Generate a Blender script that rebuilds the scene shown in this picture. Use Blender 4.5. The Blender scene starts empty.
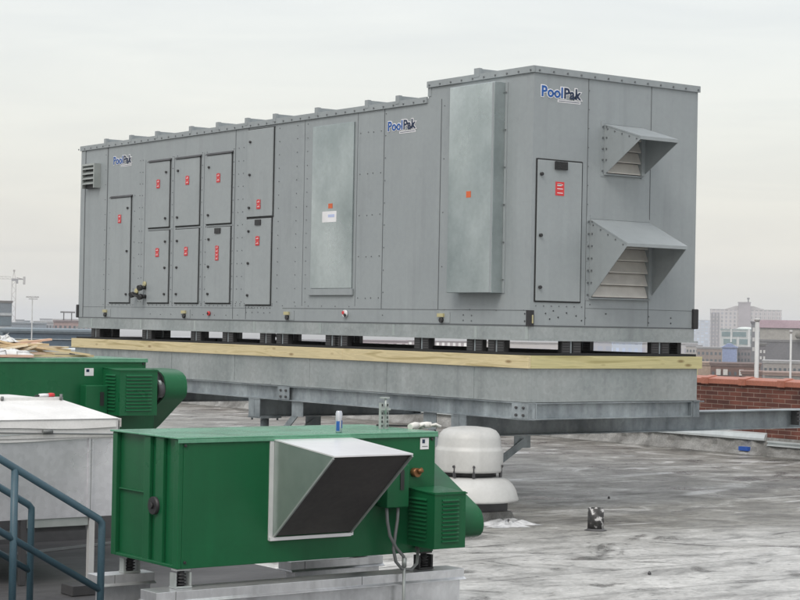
import bpy, math, random
from mathutils import Vector, Matrix
random.seed(7)
S = bpy.context.scene
COL = S.collection
R = math.radians
# ------------------------------------------------------------------ camera constants
F_PX, YAW, PITCH, ROLL = 1864.14, 0.634076, 0.0125259, 0.0186265
CAMZ = 2.04
Fw = Vector((math.sin(YAW)*math.cos(PITCH), math.cos(YAW)*math.cos(PITCH), math.sin(PITCH)))
R0 = Vector((math.cos(YAW), -math.sin(YAW), 0)); U0 = R0.cross(Fw)
Rt = R0*math.cos(ROLL)+U0*math.sin(ROLL); Up = -R0*math.sin(ROLL)+U0*math.cos(ROLL)
def at(x, y, d):
    """surveying helper: the world point seen in direction (x, y) at distance d"""
    return Vector((0, 0, CAMZ)) + (Fw + Rt*((x-400)/F_PX) - Up*((y-300)/F_PX))*d

# ------------------------------------------------------------------ materials
def new_mat(name):
    m = bpy.data.materials.new(name); m.use_nodes = True
    nt = m.node_tree; b = nt.nodes['Principled BSDF']
    return m, nt, b
def N(nt, t, **kw):
    n = nt.nodes.new(t)
    for k, v in kw.items():
        if k in n.inputs: n.inputs[k].default_value = v
        else: setattr(n, k, v)
    return n
def ramp(nt, src, stops):
    r = nt.nodes.new('ShaderNodeValToRGB'); e = r.color_ramp.elements
    e[0].position, e[0].color = stops[0][0], (*stops[0][1], 1)
    e[1].position, e[1].color = stops[-1][0], (*stops[-1][1], 1)
    for p, c in stops[1:-1]:
        x = e.new(p); x.color = (*c, 1)
    nt.links.new(src, r.inputs[0]); return r
def coords(nt, scale=(1, 1, 1), rot=(0, 0, 0)):
    t = nt.nodes.new('ShaderNodeTexCoord'); m = nt.nodes.new('ShaderNodeMapping')
    m.inputs['Scale'].default_value = scale; m.inputs['Rotation'].default_value = rot
    nt.links.new(t.outputs['Object'], m.inputs[0]); return m
def paint(name, c1, c2=None, rough=.5, metal=0, scale=2.5, bump=.0, bscale=3, stretch=(1, 1, 1), lo=.35, hi=.65, fine=0, spec=.5, streak=0, spangle=0, rvar=0):
    m, nt, b = new_mat(name)
    c2 = c2 or tuple(x*.85 for x in c1)
    mp = coords(nt, stretch)
    n = N(nt, 'ShaderNodeTexNoise', Scale=scale, Detail=5.0, Roughness=.6)
    nt.links.new(mp.outputs[0], n.inputs['Vector'])
    r = ramp(nt, n.outputs[0], [(lo, c1), (hi, c2)])
    out = r.outputs[0]
    if fine:
        n2 = N(nt, 'ShaderNodeTexNoise', Scale=scale*18, Detail=3.0)
        nt.links.new(mp.outputs[0], n2.inputs['Vector'])
        r2 = ramp(nt, n2.outputs[0], [(.35, (1-fine,)*3), (.65, (1+fine*.4,)*3)])
        mx = N(nt, 'ShaderNodeMix', data_type='RGBA', blend_type='MULTIPLY'); mx.inputs[0].default_value = 1
        nt.links.new(out, mx.inputs[6]); nt.links.new(r2.outputs[0], mx.inputs[7]); out = mx.outputs[2]
    def mulc(o_, fac_out, f):
        mx_ = N(nt, 'ShaderNodeMix', data_type='RGBA', blend_type='MULTIPLY'); mx_.inputs[0].default_value = f
        nt.links.new(o_, mx_.inputs[6]); nt.links.new(fac_out, mx_.inputs[7]); return mx_.outputs[2]
    if streak:      # rain runs and grime, drawn out down the sheet
        q = coords(nt, (7, 7, .45)); n4 = N(nt, 'ShaderNodeTexNoise', Scale=1.0, Detail=5.0, Distortion=.3); nt.links.new(q.outputs[0], n4.inputs['Vector'])
        r4 = ramp(nt, n4.outputs[0], [(.30, (1-streak,)*3), (.46, (1, 1, 1)), (.58, (1, 1, 1)), (.72, (1+streak*.7,)*3)]); out = mulc(out, r4.outputs[0], 1)
        n5 = N(nt, 'ShaderNodeTexNoise', Scale=1.7, Detail=8.0, Roughness=.7, Distortion=.8); nt.links.new(mp.outputs[0], n5.inputs['Vector'])
        r5 = ramp(nt, n5.outputs[0], [(.30, (1-streak*1.2,)*3), (.42, (1, 1, 1)), (.75, (1, 1, 1))]); out = mulc(out, r5.outputs[0], 1)
    if spangle:     # zinc crystals
        v = N(nt, 'ShaderNodeTexVoronoi', Scale=26.0); q2 = coords(nt); nt.links.new(q2.outputs[0], v.inputs['Vector'])
        bw = N(nt, 'ShaderNodeRGBToBW'); nt.links.new(v.outputs['Color'], bw.inputs[0])
        r6 = ramp(nt, bw.outputs[0], [(.2, (1-spangle,)*3), (.8, (1+spangle,)*3)]); out = mulc(out, r6.outputs[0], 1)
    nt.links.new(out, b.inputs['Base Color'])
    b.inputs['Roughness'].default_value = rough; b.inputs['Metallic'].default_value = metal
    if rvar:
        n7 = N(nt, 'ShaderNodeTexNoise', Scale=scale*1.3, Detail=4.0); nt.links.new(mp.outputs[0], n7.inputs['Vector'])
        r7 = ramp(nt, n7.outputs[0], [(.35, (max(.05, rough-rvar),)*3), (.65, (rough+rvar,)*3)]); nt.links.new(r7.outputs[0], b.inputs['Roughness'])
    b.inputs['Specular IOR Level'].default_value = spec
    if bump:
        n3 = N(nt, 'ShaderNodeTexNoise', Scale=bscale, Detail=2.0)
        nt.links.new(mp.outputs[0], n3.inputs['Vector'])
        bp = N(nt, 'ShaderNodeBump', Strength=bump, Distance=.05)
        nt.links.new(n3.outputs[0], bp.inputs['Height']); nt.links.new(bp.outputs[0], b.inputs['Normal'])
    return m
M = {}
M['ahu'] = paint('grey_enamel', (.285, .315, .328), (.262, .29, .304), rough=.42, scale=.9, bump=.12, bscale=1.6, fine=.03, streak=.075, rvar=.08)
M['ahu2'] = paint('grey_enamel_door', (.298, .328, .34), (.275, .304, .316), rough=.4, scale=1.3, bump=.14, bscale=1.8, fine=.03, streak=.07, rvar=.08)
M['seam'] = paint('seam_shadow_gap', (.11, .122, .13), rough=.7)
M['gasket'] = paint('black_gasket', (.012, .013, .014), rough=.7)
M['rivet'] = paint('dark_screw', (.12, .132, .14), rough=.5, scale=30)
M['gal'] = paint('galvanized_sheet', (.42, .46, .455), (.35, .40, .395), rough=.38, metal=.35, scale=1.2, bump=.08, bscale=1.2, fine=.04)
M['gal_green'] = paint('galvanized_sheet_greenish', (.53, .585, .59), (.31, .36, .365), rough=.34, metal=.8, scale=.55, bump=.12, bscale=.8, fine=.0, streak=.03, spangle=.03, rvar=.08, stretch=(1, 1, .8), lo=.38, hi=.62)
M['gal_warm'] = paint('galvanized_curb', (.41, .44, .445), (.30, .335, .34), rough=.40, metal=.5, scale=1.0, bump=.10, bscale=.9, fine=.0, stretch=(1, 1, .8), streak=.12, spangle=.06, rvar=.1)
M['steel'] = paint('galvanized_steel', (.36, .405, .43), (.18, .21, .23), rough=.45, metal=.35, scale=1.8, fine=.03, stretch=(1, 1, .7), lo=.36, hi=.62, streak=.22, spangle=.05)
M['white_sheet'] = paint('bright_sheet_metal', (.80, .80, .81), (.70, .70, .72), rough=.3, metal=.35, scale=1.5, bump=.1, bscale=1.5, fine=.02, streak=.05)
M['duct_sheet'] = paint('silver_duct_sheet', (.82, .82, .85), (.66, .66, .70), rough=.34, metal=.7, scale=.9, bump=.16, bscale=1.0, streak=.06, spangle=.04, rvar=.1)
M['rail_metal'] = paint('weathered_rail_sheet', (.74, .75, .77), (.56, .57, .59), rough=.30, metal=.7, scale=2.2, bump=.1, bscale=2, fine=.03, stretch=(1, 1, .6), streak=.18, spangle=.04)
M['duct_top'] = paint('white_membrane_cover', (.74, .74, .73), (.62, .62, .61), rough=.6, scale=3, bump=.25, bscale=4, fine=.05)
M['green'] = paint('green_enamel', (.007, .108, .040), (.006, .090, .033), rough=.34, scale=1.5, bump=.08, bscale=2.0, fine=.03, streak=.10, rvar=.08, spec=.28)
M['green_top'] = paint('green_enamel_top_sheen', (.085, .27, .165), (.12, .31, .20), rough=.26, scale=3, bump=.08, fine=.05, rvar=.08, streak=.08)  # sky sheen on the weathered top painted in as a lighter green
M['black'] = paint('black_plastic', (.02, .02, .022), rough=.5, scale=12)
M['mesh'] = paint('dark_screen', (.046, .042, .043), (.075, .068, .066), rough=.5, scale=1.6, spec=.4, fine=.12)
M['dark_steel'] = paint('dark_steel', (.09, .09, .095), rough=.45, metal=.5, scale=8)
M['dome'] = paint('white_fan_dome', (.53, .535, .525), (.45, .455, .445), rough=.42, scale=2, bump=.05, fine=.03, streak=.07)
M['red'] = paint('red_sticker', (.62, .045, .05), rough=.5)
M['orange'] = paint('orange_sticker', (.62, .12, .035), rough=.5)
M['white'] = paint('white_label', (.78, .78, .8), rough=.5)
M['blue_ink'] = paint('blue_ink', (.006, .085, .33), rough=.4)
M['navy_ink'] = paint('navy_ink', (.005, .02, .065), rough=.4)
M['yellow'] = paint('yellow_cap', (.50, .45, .24), (.38, .36, .22), rough=.5, scale=8)
M['brass'] = paint('brass', (.26, .12, .05), rough=.45, metal=.6, scale=9)
M['rail_blue'] = paint('slate_blue_paint', (.045, .095, .125), (.035, .078, .105), rough=.45, scale=7, fine=.1)
M['conduit'] = paint('grey_conduit', (.16, .17, .17), rough=.5, scale=8)
M['louver'] = paint('mill_louver', (.62, .6, .56), (.52, .5, .47), rough=.5, metal=.2, scale=5)
M['blue_tape'] = paint('blue_tape', (.015, .09, .42), rough=.6)
M['flash'] = paint('flashing_strip', (.60, .64, .65), (.48, .52, .53), rough=.4, metal=.3, scale=3)
M['pole'] = paint('pale_pole', (.52, .53, .53), rough=.5, scale=3)
M['glove'] = paint('white_glove', (.72, .71, .68), rough=.85, scale=9)
M['tarp'] = paint('white_tarp', (.68, .70, .70), (.55, .56, .57), rough=.7, scale=6)
M['lip'] = paint('worn_lip', (.42, .45, .44), (.34, .37, .36), rough=.4, metal=.4, scale=4)

def wood_mat(name, c1, c2, axis='y'):
    m, nt, b = new_mat(name)
    st = {'y': (6, .55, 9), 'x': (.55, 6, 9)}[axis]
    mp = coords(nt, st)
    w = N(nt, 'ShaderNodeTexNoise', Scale=1.6, Detail=4.0, Distortion=1.5)
    nt.links.new(mp.outputs[0], w.inputs['Vector'])
    r = ramp(nt, w.outputs[0], [(.33, c2), (.5, c1), (.58, tuple(x*.86 for x in c1)), (.7, c1)])
    k = N(nt, 'ShaderNodeTexVoronoi', Scale=1.0); mp2 = coords(nt, (2.4, 2.4, 7))
    nt.links.new(mp2.outputs[0], k.inputs['Vector'])
    kr = ramp(nt, k.outputs['Distance'], [(.06, (.35, .25, .16)), (.17, (1, 1, 1))])
    mx = N(nt, 'ShaderNodeMix', data_type='RGBA', blend_type='MULTIPLY'); mx.inputs[0].default_value = .8
    nt.links.new(r.outputs[0], mx.inputs[6]); nt.links.new(kr.outputs[0], mx.inputs[7])
    nt.links.new(mx.outputs[2], b.inputs['Base Color']); b.inputs['Roughness'].default_value = .75
    return m
M['wood_y'] = wood_mat('treated_pine_long', (.62, .53, .32), (.40, .33, .17), 'y')
M['wood_x'] = wood_mat('treated_pine_end', (.56, .51, .27), (.37, .33, .15), 'x')
M['plank'] = wood_mat('rough_plank', (.62, .48, .30), (.48, .36, .22), 'x')
M['plank2'] = wood_mat('rough_plank_pale', (.72, .62, .45), (.58, .47, .32), 'x')
M['plank3'] = wood_mat('rough_plank_pink', (.62, .42, .32), (.5, .34, .25), 'x')

def roof_mat():
    m, nt, b = new_mat('weathered_roof_coating'); L = nt.links
    def noise(sc, st=(1, 1, 1), det=6, dist=0, rough=.6, rot=0, loc=0):
        q = coords(nt, st, (0, 0, rot)); q.inputs['Location'].default_value = (loc, loc*.7, 0)
        n = N(nt, 'ShaderNodeTexNoise', Scale=sc, Detail=float(det), Distortion=dist, Roughness=rough)
        L.new(q.outputs[0], n.inputs['Vector']); return n.outputs[0]
    def mul(a, c, f=1.0, bt='MULTIPLY'):
        x = N(nt, 'ShaderNodeMix', data_type='RGBA', blend_type=bt); x.inputs[0].default_value = f
        L.new(a, x.inputs[6]); L.new(c, x.inputs[7]); return x.outputs[2]
    def mixf(fac, a, c):
        x = N(nt, 'ShaderNodeMix', data_type='RGBA'); L.new(fac, x.inputs[0]); L.new(a, x.inputs[6]); L.new(c, x.inputs[7]); return x.outputs[2]
    def g(v): return (v, v*1.0, v*.995)
    mp = coords(nt); sep = N(nt, 'ShaderNodeSeparateXYZ'); L.new(mp.outputs[0], sep.inputs[0])
    # the recoated (pale) part of the roof ends along an irregular diagonal; beyond it the old worn coating
    dx = N(nt, 'ShaderNodeMath', operation='MULTIPLY'); L.new(sep.outputs[0], dx.inputs[0]); dx.inputs[1].default_value = .50
    dy = N(nt, 'ShaderNodeMath', operation='MULTIPLY_ADD'); L.new(sep.outputs[1], dy.inputs[0]); dy.inputs[1].default_value = .86; L.new(dx.outputs[0], dy.inputs[2])
    nn = N(nt, 'ShaderNodeMath', operation='MULTIPLY_ADD'); L.new(noise(.35, det=6, dist=.6), nn.inputs[0]); nn.inputs[1].default_value = 7.0; L.new(dy.outputs[0], nn.inputs[2])
    mr = N(nt, 'ShaderNodeMapRange'); L.new(nn.outputs[0], mr.inputs[0]); mr.inputs[1].default_value = 19.6; mr.inputs[2].default_value = 22.6
    f1 = noise(1.1, (1, 1.3, 1), 10, .7, .66, .35)
    pale = ramp(nt, f1, [(.30, g(.24)), (.40, g(.36)), (.455, g(.42)), (.48, g(.50)), (.56, g(.53)), (.62, g(.62)), (.75, g(.56))])
    worn = ramp(nt, f1, [(.30, (.075, .07, .064)), (.42, (.15, .145, .135)), (.50, (.21, .205, .19)), (.57, (.27, .265, .25)), (.63, (.46, .46, .455)), (.75, (.30, .295, .28))])
    c = mixf(mr.outputs[0], pale.outputs[0], worn.outputs[0])
    # dark bare patches with crisp edges
    d = ramp(nt, noise(.75, (1, 1.6, 1), 9, 1.1, .62, .5, 3), [(.38, g(.26)), (.415, g(.55)), (.44, g(.92)), (.5, g(1.0))])
    c = mul(c, d.outputs[0], .9)
    d2 = ramp(nt, noise(3.4, (1, 1.5, 1), 6, 1.5, .6, .2, 9), [(.33, g(.45)), (.39, g(.95)), (.6, g(1.0)), (.70, g(1.18))])
    c = mul(c, d2.outputs[0], .9)
    # drifts of white coating
    wn = ramp(nt, noise(.5, (.8, 2.2, 1), 7, 1.0, .6, .75, 14), [(.60, g(0)), (.66, g(1.0))])
    wf = N(nt, 'ShaderNodeMath', operation='MULTIPLY'); L.new(wn.outputs[0], wf.inputs[0]); wf.inputs[1].default_value = .55
    wc = N(nt, 'ShaderNodeRGB'); wc.outputs[0].default_value = (.70, .71, .72, 1)
    c = mixf(wf.outputs[0], c, wc.outputs[0])
    for dirn, sc in (('Y', .30),):
        w = N(nt, 'ShaderNodeTexWave', Scale=sc, Distortion=1.6, Detail=4.0); w.bands_direction = dirn; w.inputs['Detail Scale'].default_value = .8
        L.new(mp.outputs[0], w.inputs['Vector'])
        wr = ramp(nt, w.outputs[0], [(.0, g(.6)), (.003, g(.75)), (.010, g(1.0)), (1, g(1.0))]); c = mul(c, wr.outputs[0], .75)
    fs = ramp(nt, noise(7.5, (1, 1.35, 1), 9, .9, .7, .4, 5), [(.36, g(.62)), (.43, g(.90)), (.48, g(1.0)), (.60, g(1.0)), (.68, g(1.15))]); c = mul(c, fs.outputs[0], .9)
    gr = ramp(nt, noise(22, det=5), [(.3, g(.80)), (.7, g(1.14))]); c = mul(c, gr.outputs[0])
    L.new(c, b.inputs['Base Color'])
    rr = ramp(nt, noise(.75, (1, 1.6, 1), 9, 1.1, .62, .5, 3), [(.36, (.20,)*3), (.46, (.40,)*3), (.62, (.60,)*3)]); L.new(rr.outputs[0], b.inputs['Roughness'])
    bp = N(nt, 'ShaderNodeBump', Strength=.8, Distance=.04); L.new(noise(3.2, (1, 1.4, 1), 9, .8, .7, .5), bp.inputs['Height']); L.new(bp.outputs[0], b.inputs['Normal'])
    return m
M['roof'] = roof_mat()
M['dark_roof'] = paint('dark_roof_shade_and_flashing', (.05, .05, .053), (.085, .085, .088), rough=.55, scale=1.4, bump=.3, bscale=3, fine=.15, stretch=(.5, 1.5, 1))  # shade below the duct put into a near-black colour; pipe flashing shares it
M['membrane'] = paint('wrinkled_base_flashing', (.33, .33, .32), (.13, .128, .12), rough=.65, scale=3.2, bump=1.0, bscale=2.6, fine=.22, stretch=(1, .7, .6), lo=.32, hi=.66)

def brick_mat():
    m, nt, b = new_mat('red_brick'); L = nt.links
    t = N(nt, 'ShaderNodeTexCoord'); s = N(nt, 'ShaderNodeSeparateXYZ'); L.new(t.outputs['Object'], s.inputs[0])
    ad = N(nt, 'ShaderNodeMath', operation='ADD'); L.new(s.outputs[0], ad.inputs[0]); L.new(s.outputs[1], ad.inputs[1])
    c = N(nt, 'ShaderNodeCombineXYZ'); L.new(ad.outputs[0], c.inputs[0]); L.new(s.outputs[2], c.inputs[1])
    br = N(nt, 'ShaderNodeTexBrick', Scale=1.0); br.inputs['Brick Width'].default_value = .27; br.inputs['Row Height'].default_value = .072
    br.inputs['Mortar Size'].default_value = .006; br.inputs['Color1'].default_value = (.155, .052, .036, 1); br.inputs['Color2'].default_value = (.075, .026, .021, 1)
    br.inputs['Mortar'].default_value = (.27, .20, .165, 1); br.inputs['Bias'].default_value = -.1; br.inputs['Mortar Smooth'].default_value = .3
    L.new(c.outputs[0], br.inputs['Vector'])
    n = N(nt, 'ShaderNodeTexNoise', Scale=3.0, Detail=5.0); L.new(t.outputs['Object'], n.inputs['Vector'])
    r = ramp(nt, n.outputs[0], [(.3, (.7, .7, .7)), (.7, (1.2, 1.2, 1.2))])
    mx = N(nt, 'ShaderNodeMix', data_type='RGBA', blend_type='MULTIPLY'); mx.inputs[0].default_value = 1
    L.new(br.outputs[0], mx.inputs[6]); L.new(r.outputs[0], mx.inputs[7]); L.new(mx.outputs[2], b.inputs['Base Color'])
    b.inputs['Roughness'].default_value = .85
    bp = N(nt, 'ShaderNodeBump', Strength=.6, Distance=.01); bp.invert = True
    L.new(br.outputs['Fac'], bp.inputs['Height']); L.new(bp.outputs[0], b.inputs['Normal'])
    return m
M['brick'] = brick_mat()
M['coping'] = paint('terracotta_coping', (.44, .165, .11), (.35, .125, .08), rough=.45, scale=2.5, fine=.15)

def facade(name, wall, win, bw, rh, mortar, smooth=.05, off=0.0):
    """far buildings: rows of dark windows as a regular pattern in the wall"""
    m, nt, b = new_mat(name); L = nt.links
    t = N(nt, 'ShaderNodeTexCoord'); s = N(nt, 'ShaderNodeSeparateXYZ'); L.new(t.outputs['Object'], s.inputs[0])
    ad = N(nt, 'ShaderNodeMath', operation='ADD'); L.new(s.outputs[0], ad.inputs[0]); L.new(s.outputs[1], ad.inputs[1])
    c = N(nt, 'ShaderNodeCombineXYZ'); L.new(ad.outputs[0], c.inputs[0]); L.new(s.outputs[2], c.inputs[1])
    br = N(nt, 'ShaderNodeTexBrick', Scale=1.0); br.offset = off
    br.inputs['Brick Width'].default_value = bw; br.inputs['Row Height'].default_value = rh; br.inputs['Mortar Size'].default_value = mortar
    br.inputs['Mortar Smooth'].default_value = smooth
    br.inputs['Color1'].default_value = (*win, 1); br.inputs['Color2'].default_value = (*[min(1, x*2.2) for x in win], 1); br.inputs['Mortar'].default_value = (*wall, 1)
    L.new(c.outputs[0], br.inputs['Vector']); L.new(br.outputs[0], b.inputs['Base Color']); b.inputs['Roughness'].default_value = .6
    return m
def plain(name, c, rough=.8): return paint(name, c, tuple(x*.8 for x in c), rough=rough, scale=.15, fine=.12)

# ------------------------------------------------------------------ mesh builder
class MB:
    def __init__(s): s.v = []; s.f = []; s.m = []; s.s = []
    def quad(s, pts, m=0, sm=False):
        i = len(s.v); s.v += [tuple(p) for p in pts]; s.f.append(tuple(range(i, i+len(pts)))); s.m.append(m); s.s.append(sm); return s
    def box(s, x0, x1, y0, y1, z0, z1, m=0):
        if x1 < x0: x0, x1 = x1, x0
        if y1 < y0: y0, y1 = y1, y0
        if z1 < z0: z0, z1 = z1, z0
        i = len(s.v)
        s.v += [(x0, y0, z0), (x1, y0, z0), (x1, y1, z0), (x0, y1, z0), (x0, y0, z1), (x1, y0, z1), (x1, y1, z1), (x0, y1, z1)]
        for f in ((0, 3, 2, 1), (4, 5, 6, 7), (0, 1, 5, 4), (1, 2, 6, 5), (2, 3, 7, 6), (3, 0, 4, 7)):
            s.f.append(tuple(i+k for k in f)); s.m.append(m); s.s.append(False)
        return s
    def prism(s, prof, axis, a0, a1, m=0, smooth=False):
        """profile in the plane of the two other axes (kept in xyz order), extruded along axis"""
        def P(p, a):
            return {'x': (a, p[0], p[1]), 'y': (p[0], a, p[1]), 'z': (p[0], p[1], a)}[axis]
        n = len(prof); i = len(s.v)
        s.v += [P(p, a0) for p in prof] + [P(p, a1) for p in prof]
        s.f.append(tuple(range(i, i+n))); s.f.append(tuple(range(i+2*n-1, i+n-1, -1))); s.m += [m, m]; s.s += [False, False]
        for k in range(n):
            j = (k+1) % n; s.f.append((i+k, i+n+k, i+n+j, i+j)); s.m.append(m); s.s.append(smooth)
        return s
    def cyl(s, p0, p1, r, n=12, m=0, r2=None):
        p0, p1 = Vector(p0), Vector(p1); d = (p1-p0).normalized(); a = d.orthogonal().normalized(); b = d.cross(a)
        r2 = r if r2 is None else r2; i = len(s.v)
        for p, rr in ((p0, r), (p1, r2)):
            for k in range(n):
                t = 2*math.pi*k/n; s.v.append(tuple(p+a*math.cos(t)*rr+b*math.sin(t)*rr))
        for k in range(n):
            j = (k+1) % n; s.f.append((i+k, i+j, i+n+j, i+n+k)); s.m.append(m); s.s.append(True)
        s.f.append(tuple(range(i+n-1, i-1, -1))); s.f.append(tuple(range(i+n, i+2*n))); s.m += [m, m]; s.s += [False, False]
        return s
    def tube(s, pts, r, n=8, m=0, closed_ends=True):
        pts = [Vector(p) for p in pts]; i0 = len(s.v); prev = None
        for k, p in enumerate(pts):
            d = (pts[min(k+1, len(pts)-1)]-pts[max(k-1, 0)]).normalized()
            a = (prev - d*prev.dot(d)).normalized() if prev is not None else d.orthogonal().normalized()
            prev = a; b = d.cross(a)
            for q in range(n):
                t = 2*math.pi*q/n; s.v.append(tuple(p+a*math.cos(t)*r+b*math.sin(t)*r))
        for k in range(len(pts)-1):
            for q in range(n):
                j = (q+1) % n; s.f.append((i0+k*n+q, i0+k*n+j, i0+(k+1)*n+j, i0+(k+1)*n+q)); s.m.append(m); s.s.append(True)
        s.f.append(tuple(range(i0+n-1, i0-1, -1))); e = i0+(len(pts)-1)*n; s.f.append(tuple(range(e, e+n))); s.m += [m, m]; s.s += [False]*2
        return s
    def lathe(s, c, prof, n=48, m=0):
        i = len(s.v)
        for r, z in prof:
            for k in range(n):
                t = 2*math.pi*k/n; s.v.append((c[0]+r*math.cos(t), c[1]+r*math.sin(t), c[2]+z))
        for a in range(len(prof)-1):
            for k in range(n):
                j = (k+1) % n; s.f.append((i+a*n+k, i+a*n+j, i+(a+1)*n+j, i+(a+1)*n+k)); s.m.append(m); s.s.append(True)
        s.f.append(tuple(range(i+n-1, i-1, -1))); e = i+(len(prof)-1)*n; s.f.append(tuple(range(e, e+n))); s.m += [m, m]; s.s += [False]*2
        return s
    def bar(s, p0, p1, w, h, m=0, side=None):
        """rectangular bar between two points; w is across, h the other way"""
        p0, p1 = Vector(p0), Vector(p1); d = (p1-p0).normalized()
        a = (Vector(side) if side else d.cross(Vector((0, 0, 1)))).normalized(); b = d.cross(a).normalized(); i = len(s.v)
        for p in (p0, p1):
            for u, v in ((-1, -1), (1, -1), (1, 1), (-1, 1)): s.v.append(tuple(p+a*u*w/2+b*v*h/2))
        for f in ((0, 1, 2, 3), (7, 6, 5, 4), (0, 4, 5, 1), (1, 5, 6, 2), (2, 6, 7, 3), (3, 7, 4, 0)):
            s.f.append(tuple(i+k for k in f)); s.m.append(m); s.s.append(False)
        return s
    def build(s, name, mats, parent=None, bevel=0, local=False, **props):
        if not isinstance(mats, (list, tuple)): mats = [mats]
        off = Vector((0, 0, 0))
        if parent is not None and not local:
            q = parent
            while q is not None: off += q.location; q = q.parent
        me = bpy.data.meshes.new(name); me.from_pydata([tuple(Vector(v)-off) for v in s.v], [], s.f)
        for m in mats: me.materials.append(m)
        me.polygons.foreach_set('material_index', s.m); me.polygons.foreach_set('use_smooth', s.s)
        import bmesh
        bm = bmesh.new(); bm.from_mesh(me); bmesh.ops.recalc_face_normals(bm, faces=bm.faces); bm.to_mesh(me); bm.free()
        me.update(); o = bpy.data.objects.new(name, me); COL.objects.link(o); o.parent = parent
        if bevel:
            b = o.modifiers.new('bevel', 'BEVEL'); b.width = bevel; b.segments = 2; b.limit_method = 'ANGLE'; b.angle_limit = R(40)
        for k, v in props.items(): o[k] = v
        return o
def thing(name, label, cat, loc, group=None, rotz=0):
    o = bpy.data.objects.new(name, None); COL.objects.link(o); o.location = loc; o.rotation_euler = (0, 0, rotz)
    o.empty_display_size = .2
    o['label'] = label; o['category'] = cat
    if group: o['group'] = group
    return o
def tag(o, label, cat, group=None):
    o['label'] = label; o['category'] = cat
    if group: o['group'] = group
    return o
def structure(name, mb, m):
    o = mb.build(name, m); o['kind'] = 'structure'; return o
def dup(root, loc, label=None, rotz=None):
    r = root.copy(); COL.objects.link(r); r.location = loc
    if rotz is not None: r.rotation_euler = (0, 0, rotz)
    if label: r['label'] = label
    for ch in list(root.children):
        c = ch.copy(); COL.objects.link(c); c.parent = r
        for g in list(ch.children):
            d = g.copy(); COL.objects.link(d); d.parent = c
    return r
def one(me_ob, name, parent, loc):
    """another copy of a one-mesh part, moved"""
    c = me_ob.copy(); COL.objects.link(c); c.name = name; c.parent = parent; c.location = loc; return c

# ------------------------------------------------------------------ world, sun, camera
w = bpy.data.worlds.new('World'); S.world = w; w.use_nodes = True; nt = w.node_tree
bg = nt.nodes['Background']; out = nt.nodes['World Output']
SUN_EL, SUN_AZ = R(48), math.atan2(-.95, -.25)        # direction to the sun: behind the camera, to the left
sky = N(nt, 'ShaderNodeTexSky', sky_type='NISHITA', sun_disc=False, sun_elevation=SUN_EL, sun_rotation=SUN_AZ, air_density=1.5, dust_density=4.0)
bg.inputs['Strength'].default_value = .05
nt.links.new(sky.outputs[0], bg.inputs['Color'])
tc = N(nt, 'ShaderNodeTexCoord'); sp = N(nt, 'ShaderNodeSeparateXYZ'); nt.links.new(tc.outputs['Generated'], sp.inputs[0])
cloud = ramp(nt, sp.outputs[2], [(0, (.80, .787, .745)), (.04, (.80, .788, .748)), (.18, (.795, .79, .77)), (.5, (.98, .98, .97)), (1, (1.12, 1.12, 1.12))])
mp = N(nt, 'ShaderNodeMapping'); mp.inputs['Scale'].default_value = (3.5, 3.5, 26); nt.links.new(tc.outputs['Generated'], mp.inputs[0])
cn = N(nt, 'ShaderNodeTexNoise', Scale=1.6, Detail=6.0, Roughness=.55, Distortion=.6); nt.links.new(mp.outputs[0], cn.inputs['Vector'])
cr = ramp(nt, cn.outputs[0], [(.30, (.93, .933, .945)), (.5, (.985, .985, .985)), (.70, (1.035, 1.03, 1.02))])
cm = N(nt, 'ShaderNodeMix', data_type='RGBA', blend_type='MULTIPLY'); cm.inputs[0].default_value = 1
nt.links.new(cloud.outputs[0], cm.inputs[6]); nt.links.new(cr.outputs[0], cm.inputs[7])
bg2 = N(nt, 'ShaderNodeBackground', Strength=.90); nt.links.new(cm.outputs[2], bg2.inputs[0])
add = N(nt, 'ShaderNodeAddShader'); nt.links.new(bg.outputs[0], add.inputs[0]); nt.links.new(bg2.outputs[0], add.inputs[1]); nt.links.new(add.outputs[0], out.inputs[0])
sl = bpy.data.lights.new('sun', 'SUN'); sl.energy = 1.25; sl.angle = R(25); sl.color = (1, .97, .92)
so = bpy.data.objects.new('sun', sl); COL.objects.link(so)
sd = Vector((-.84*math.cos(SUN_EL), -.54*math.cos(SUN_EL), math.sin(SUN_EL)))
so.rotation_euler = sd.to_track_quat('Z', 'Y').to_euler(); so.location = (-5, -5, 12)
sky.sun_rotation = math.atan2(sd.x, sd.y)
cd = bpy.data.cameras.new('camera'); cam = bpy.data.objects.new('camera', cd); COL.objects.link(cam)
cam.matrix_world = Matrix.Translation((0, 0, CAMZ)) @ Matrix((Rt, Up, -Fw)).transposed().to_4x4()
cd.sensor_width = 36; cd.lens = F_PX/800*36; cd.clip_end = 60000; cd.clip_start = .1
S.camera = cam
S.view_settings.view_transform = 'Standard'; S.view_settings.look = 'None'; S.view_settings.exposure = 0; S.view_settings.gamma = 1
S.render.engine = 'CYCLES'; S.cycles.volume_bounces = 1

# ================================================================== setting: roof, building, ground
b = MB(); b.box(-14, 23.1, -16, 43.9, -.5, 0); structure('roof', b, M['roof'])
b = MB(); b.box(-14.0, 23.6, -16, 44.6, -30, -.503); 
o = b.build('host_building', plain('host_brick', (.22, .1, .07)), None); tag(o, 'brick building block carrying the flat roof and all its equipment', 'building')
b = MB(); b.box(-10, 8.3, 5.5, 17.6, .002, .006); b.box(-10, 11.5, 17.6, 25, .002, .006); structure('roof_shade_sheet', b, M['dark_roof'])  # darker roof area with the shade under duct and units painted in
b = MB(); b.box(-16000, 16000, -6000, 18000, -31, -30); structure('city_ground', b, plain('city_ground', (.12, .12, .115)))
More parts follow.
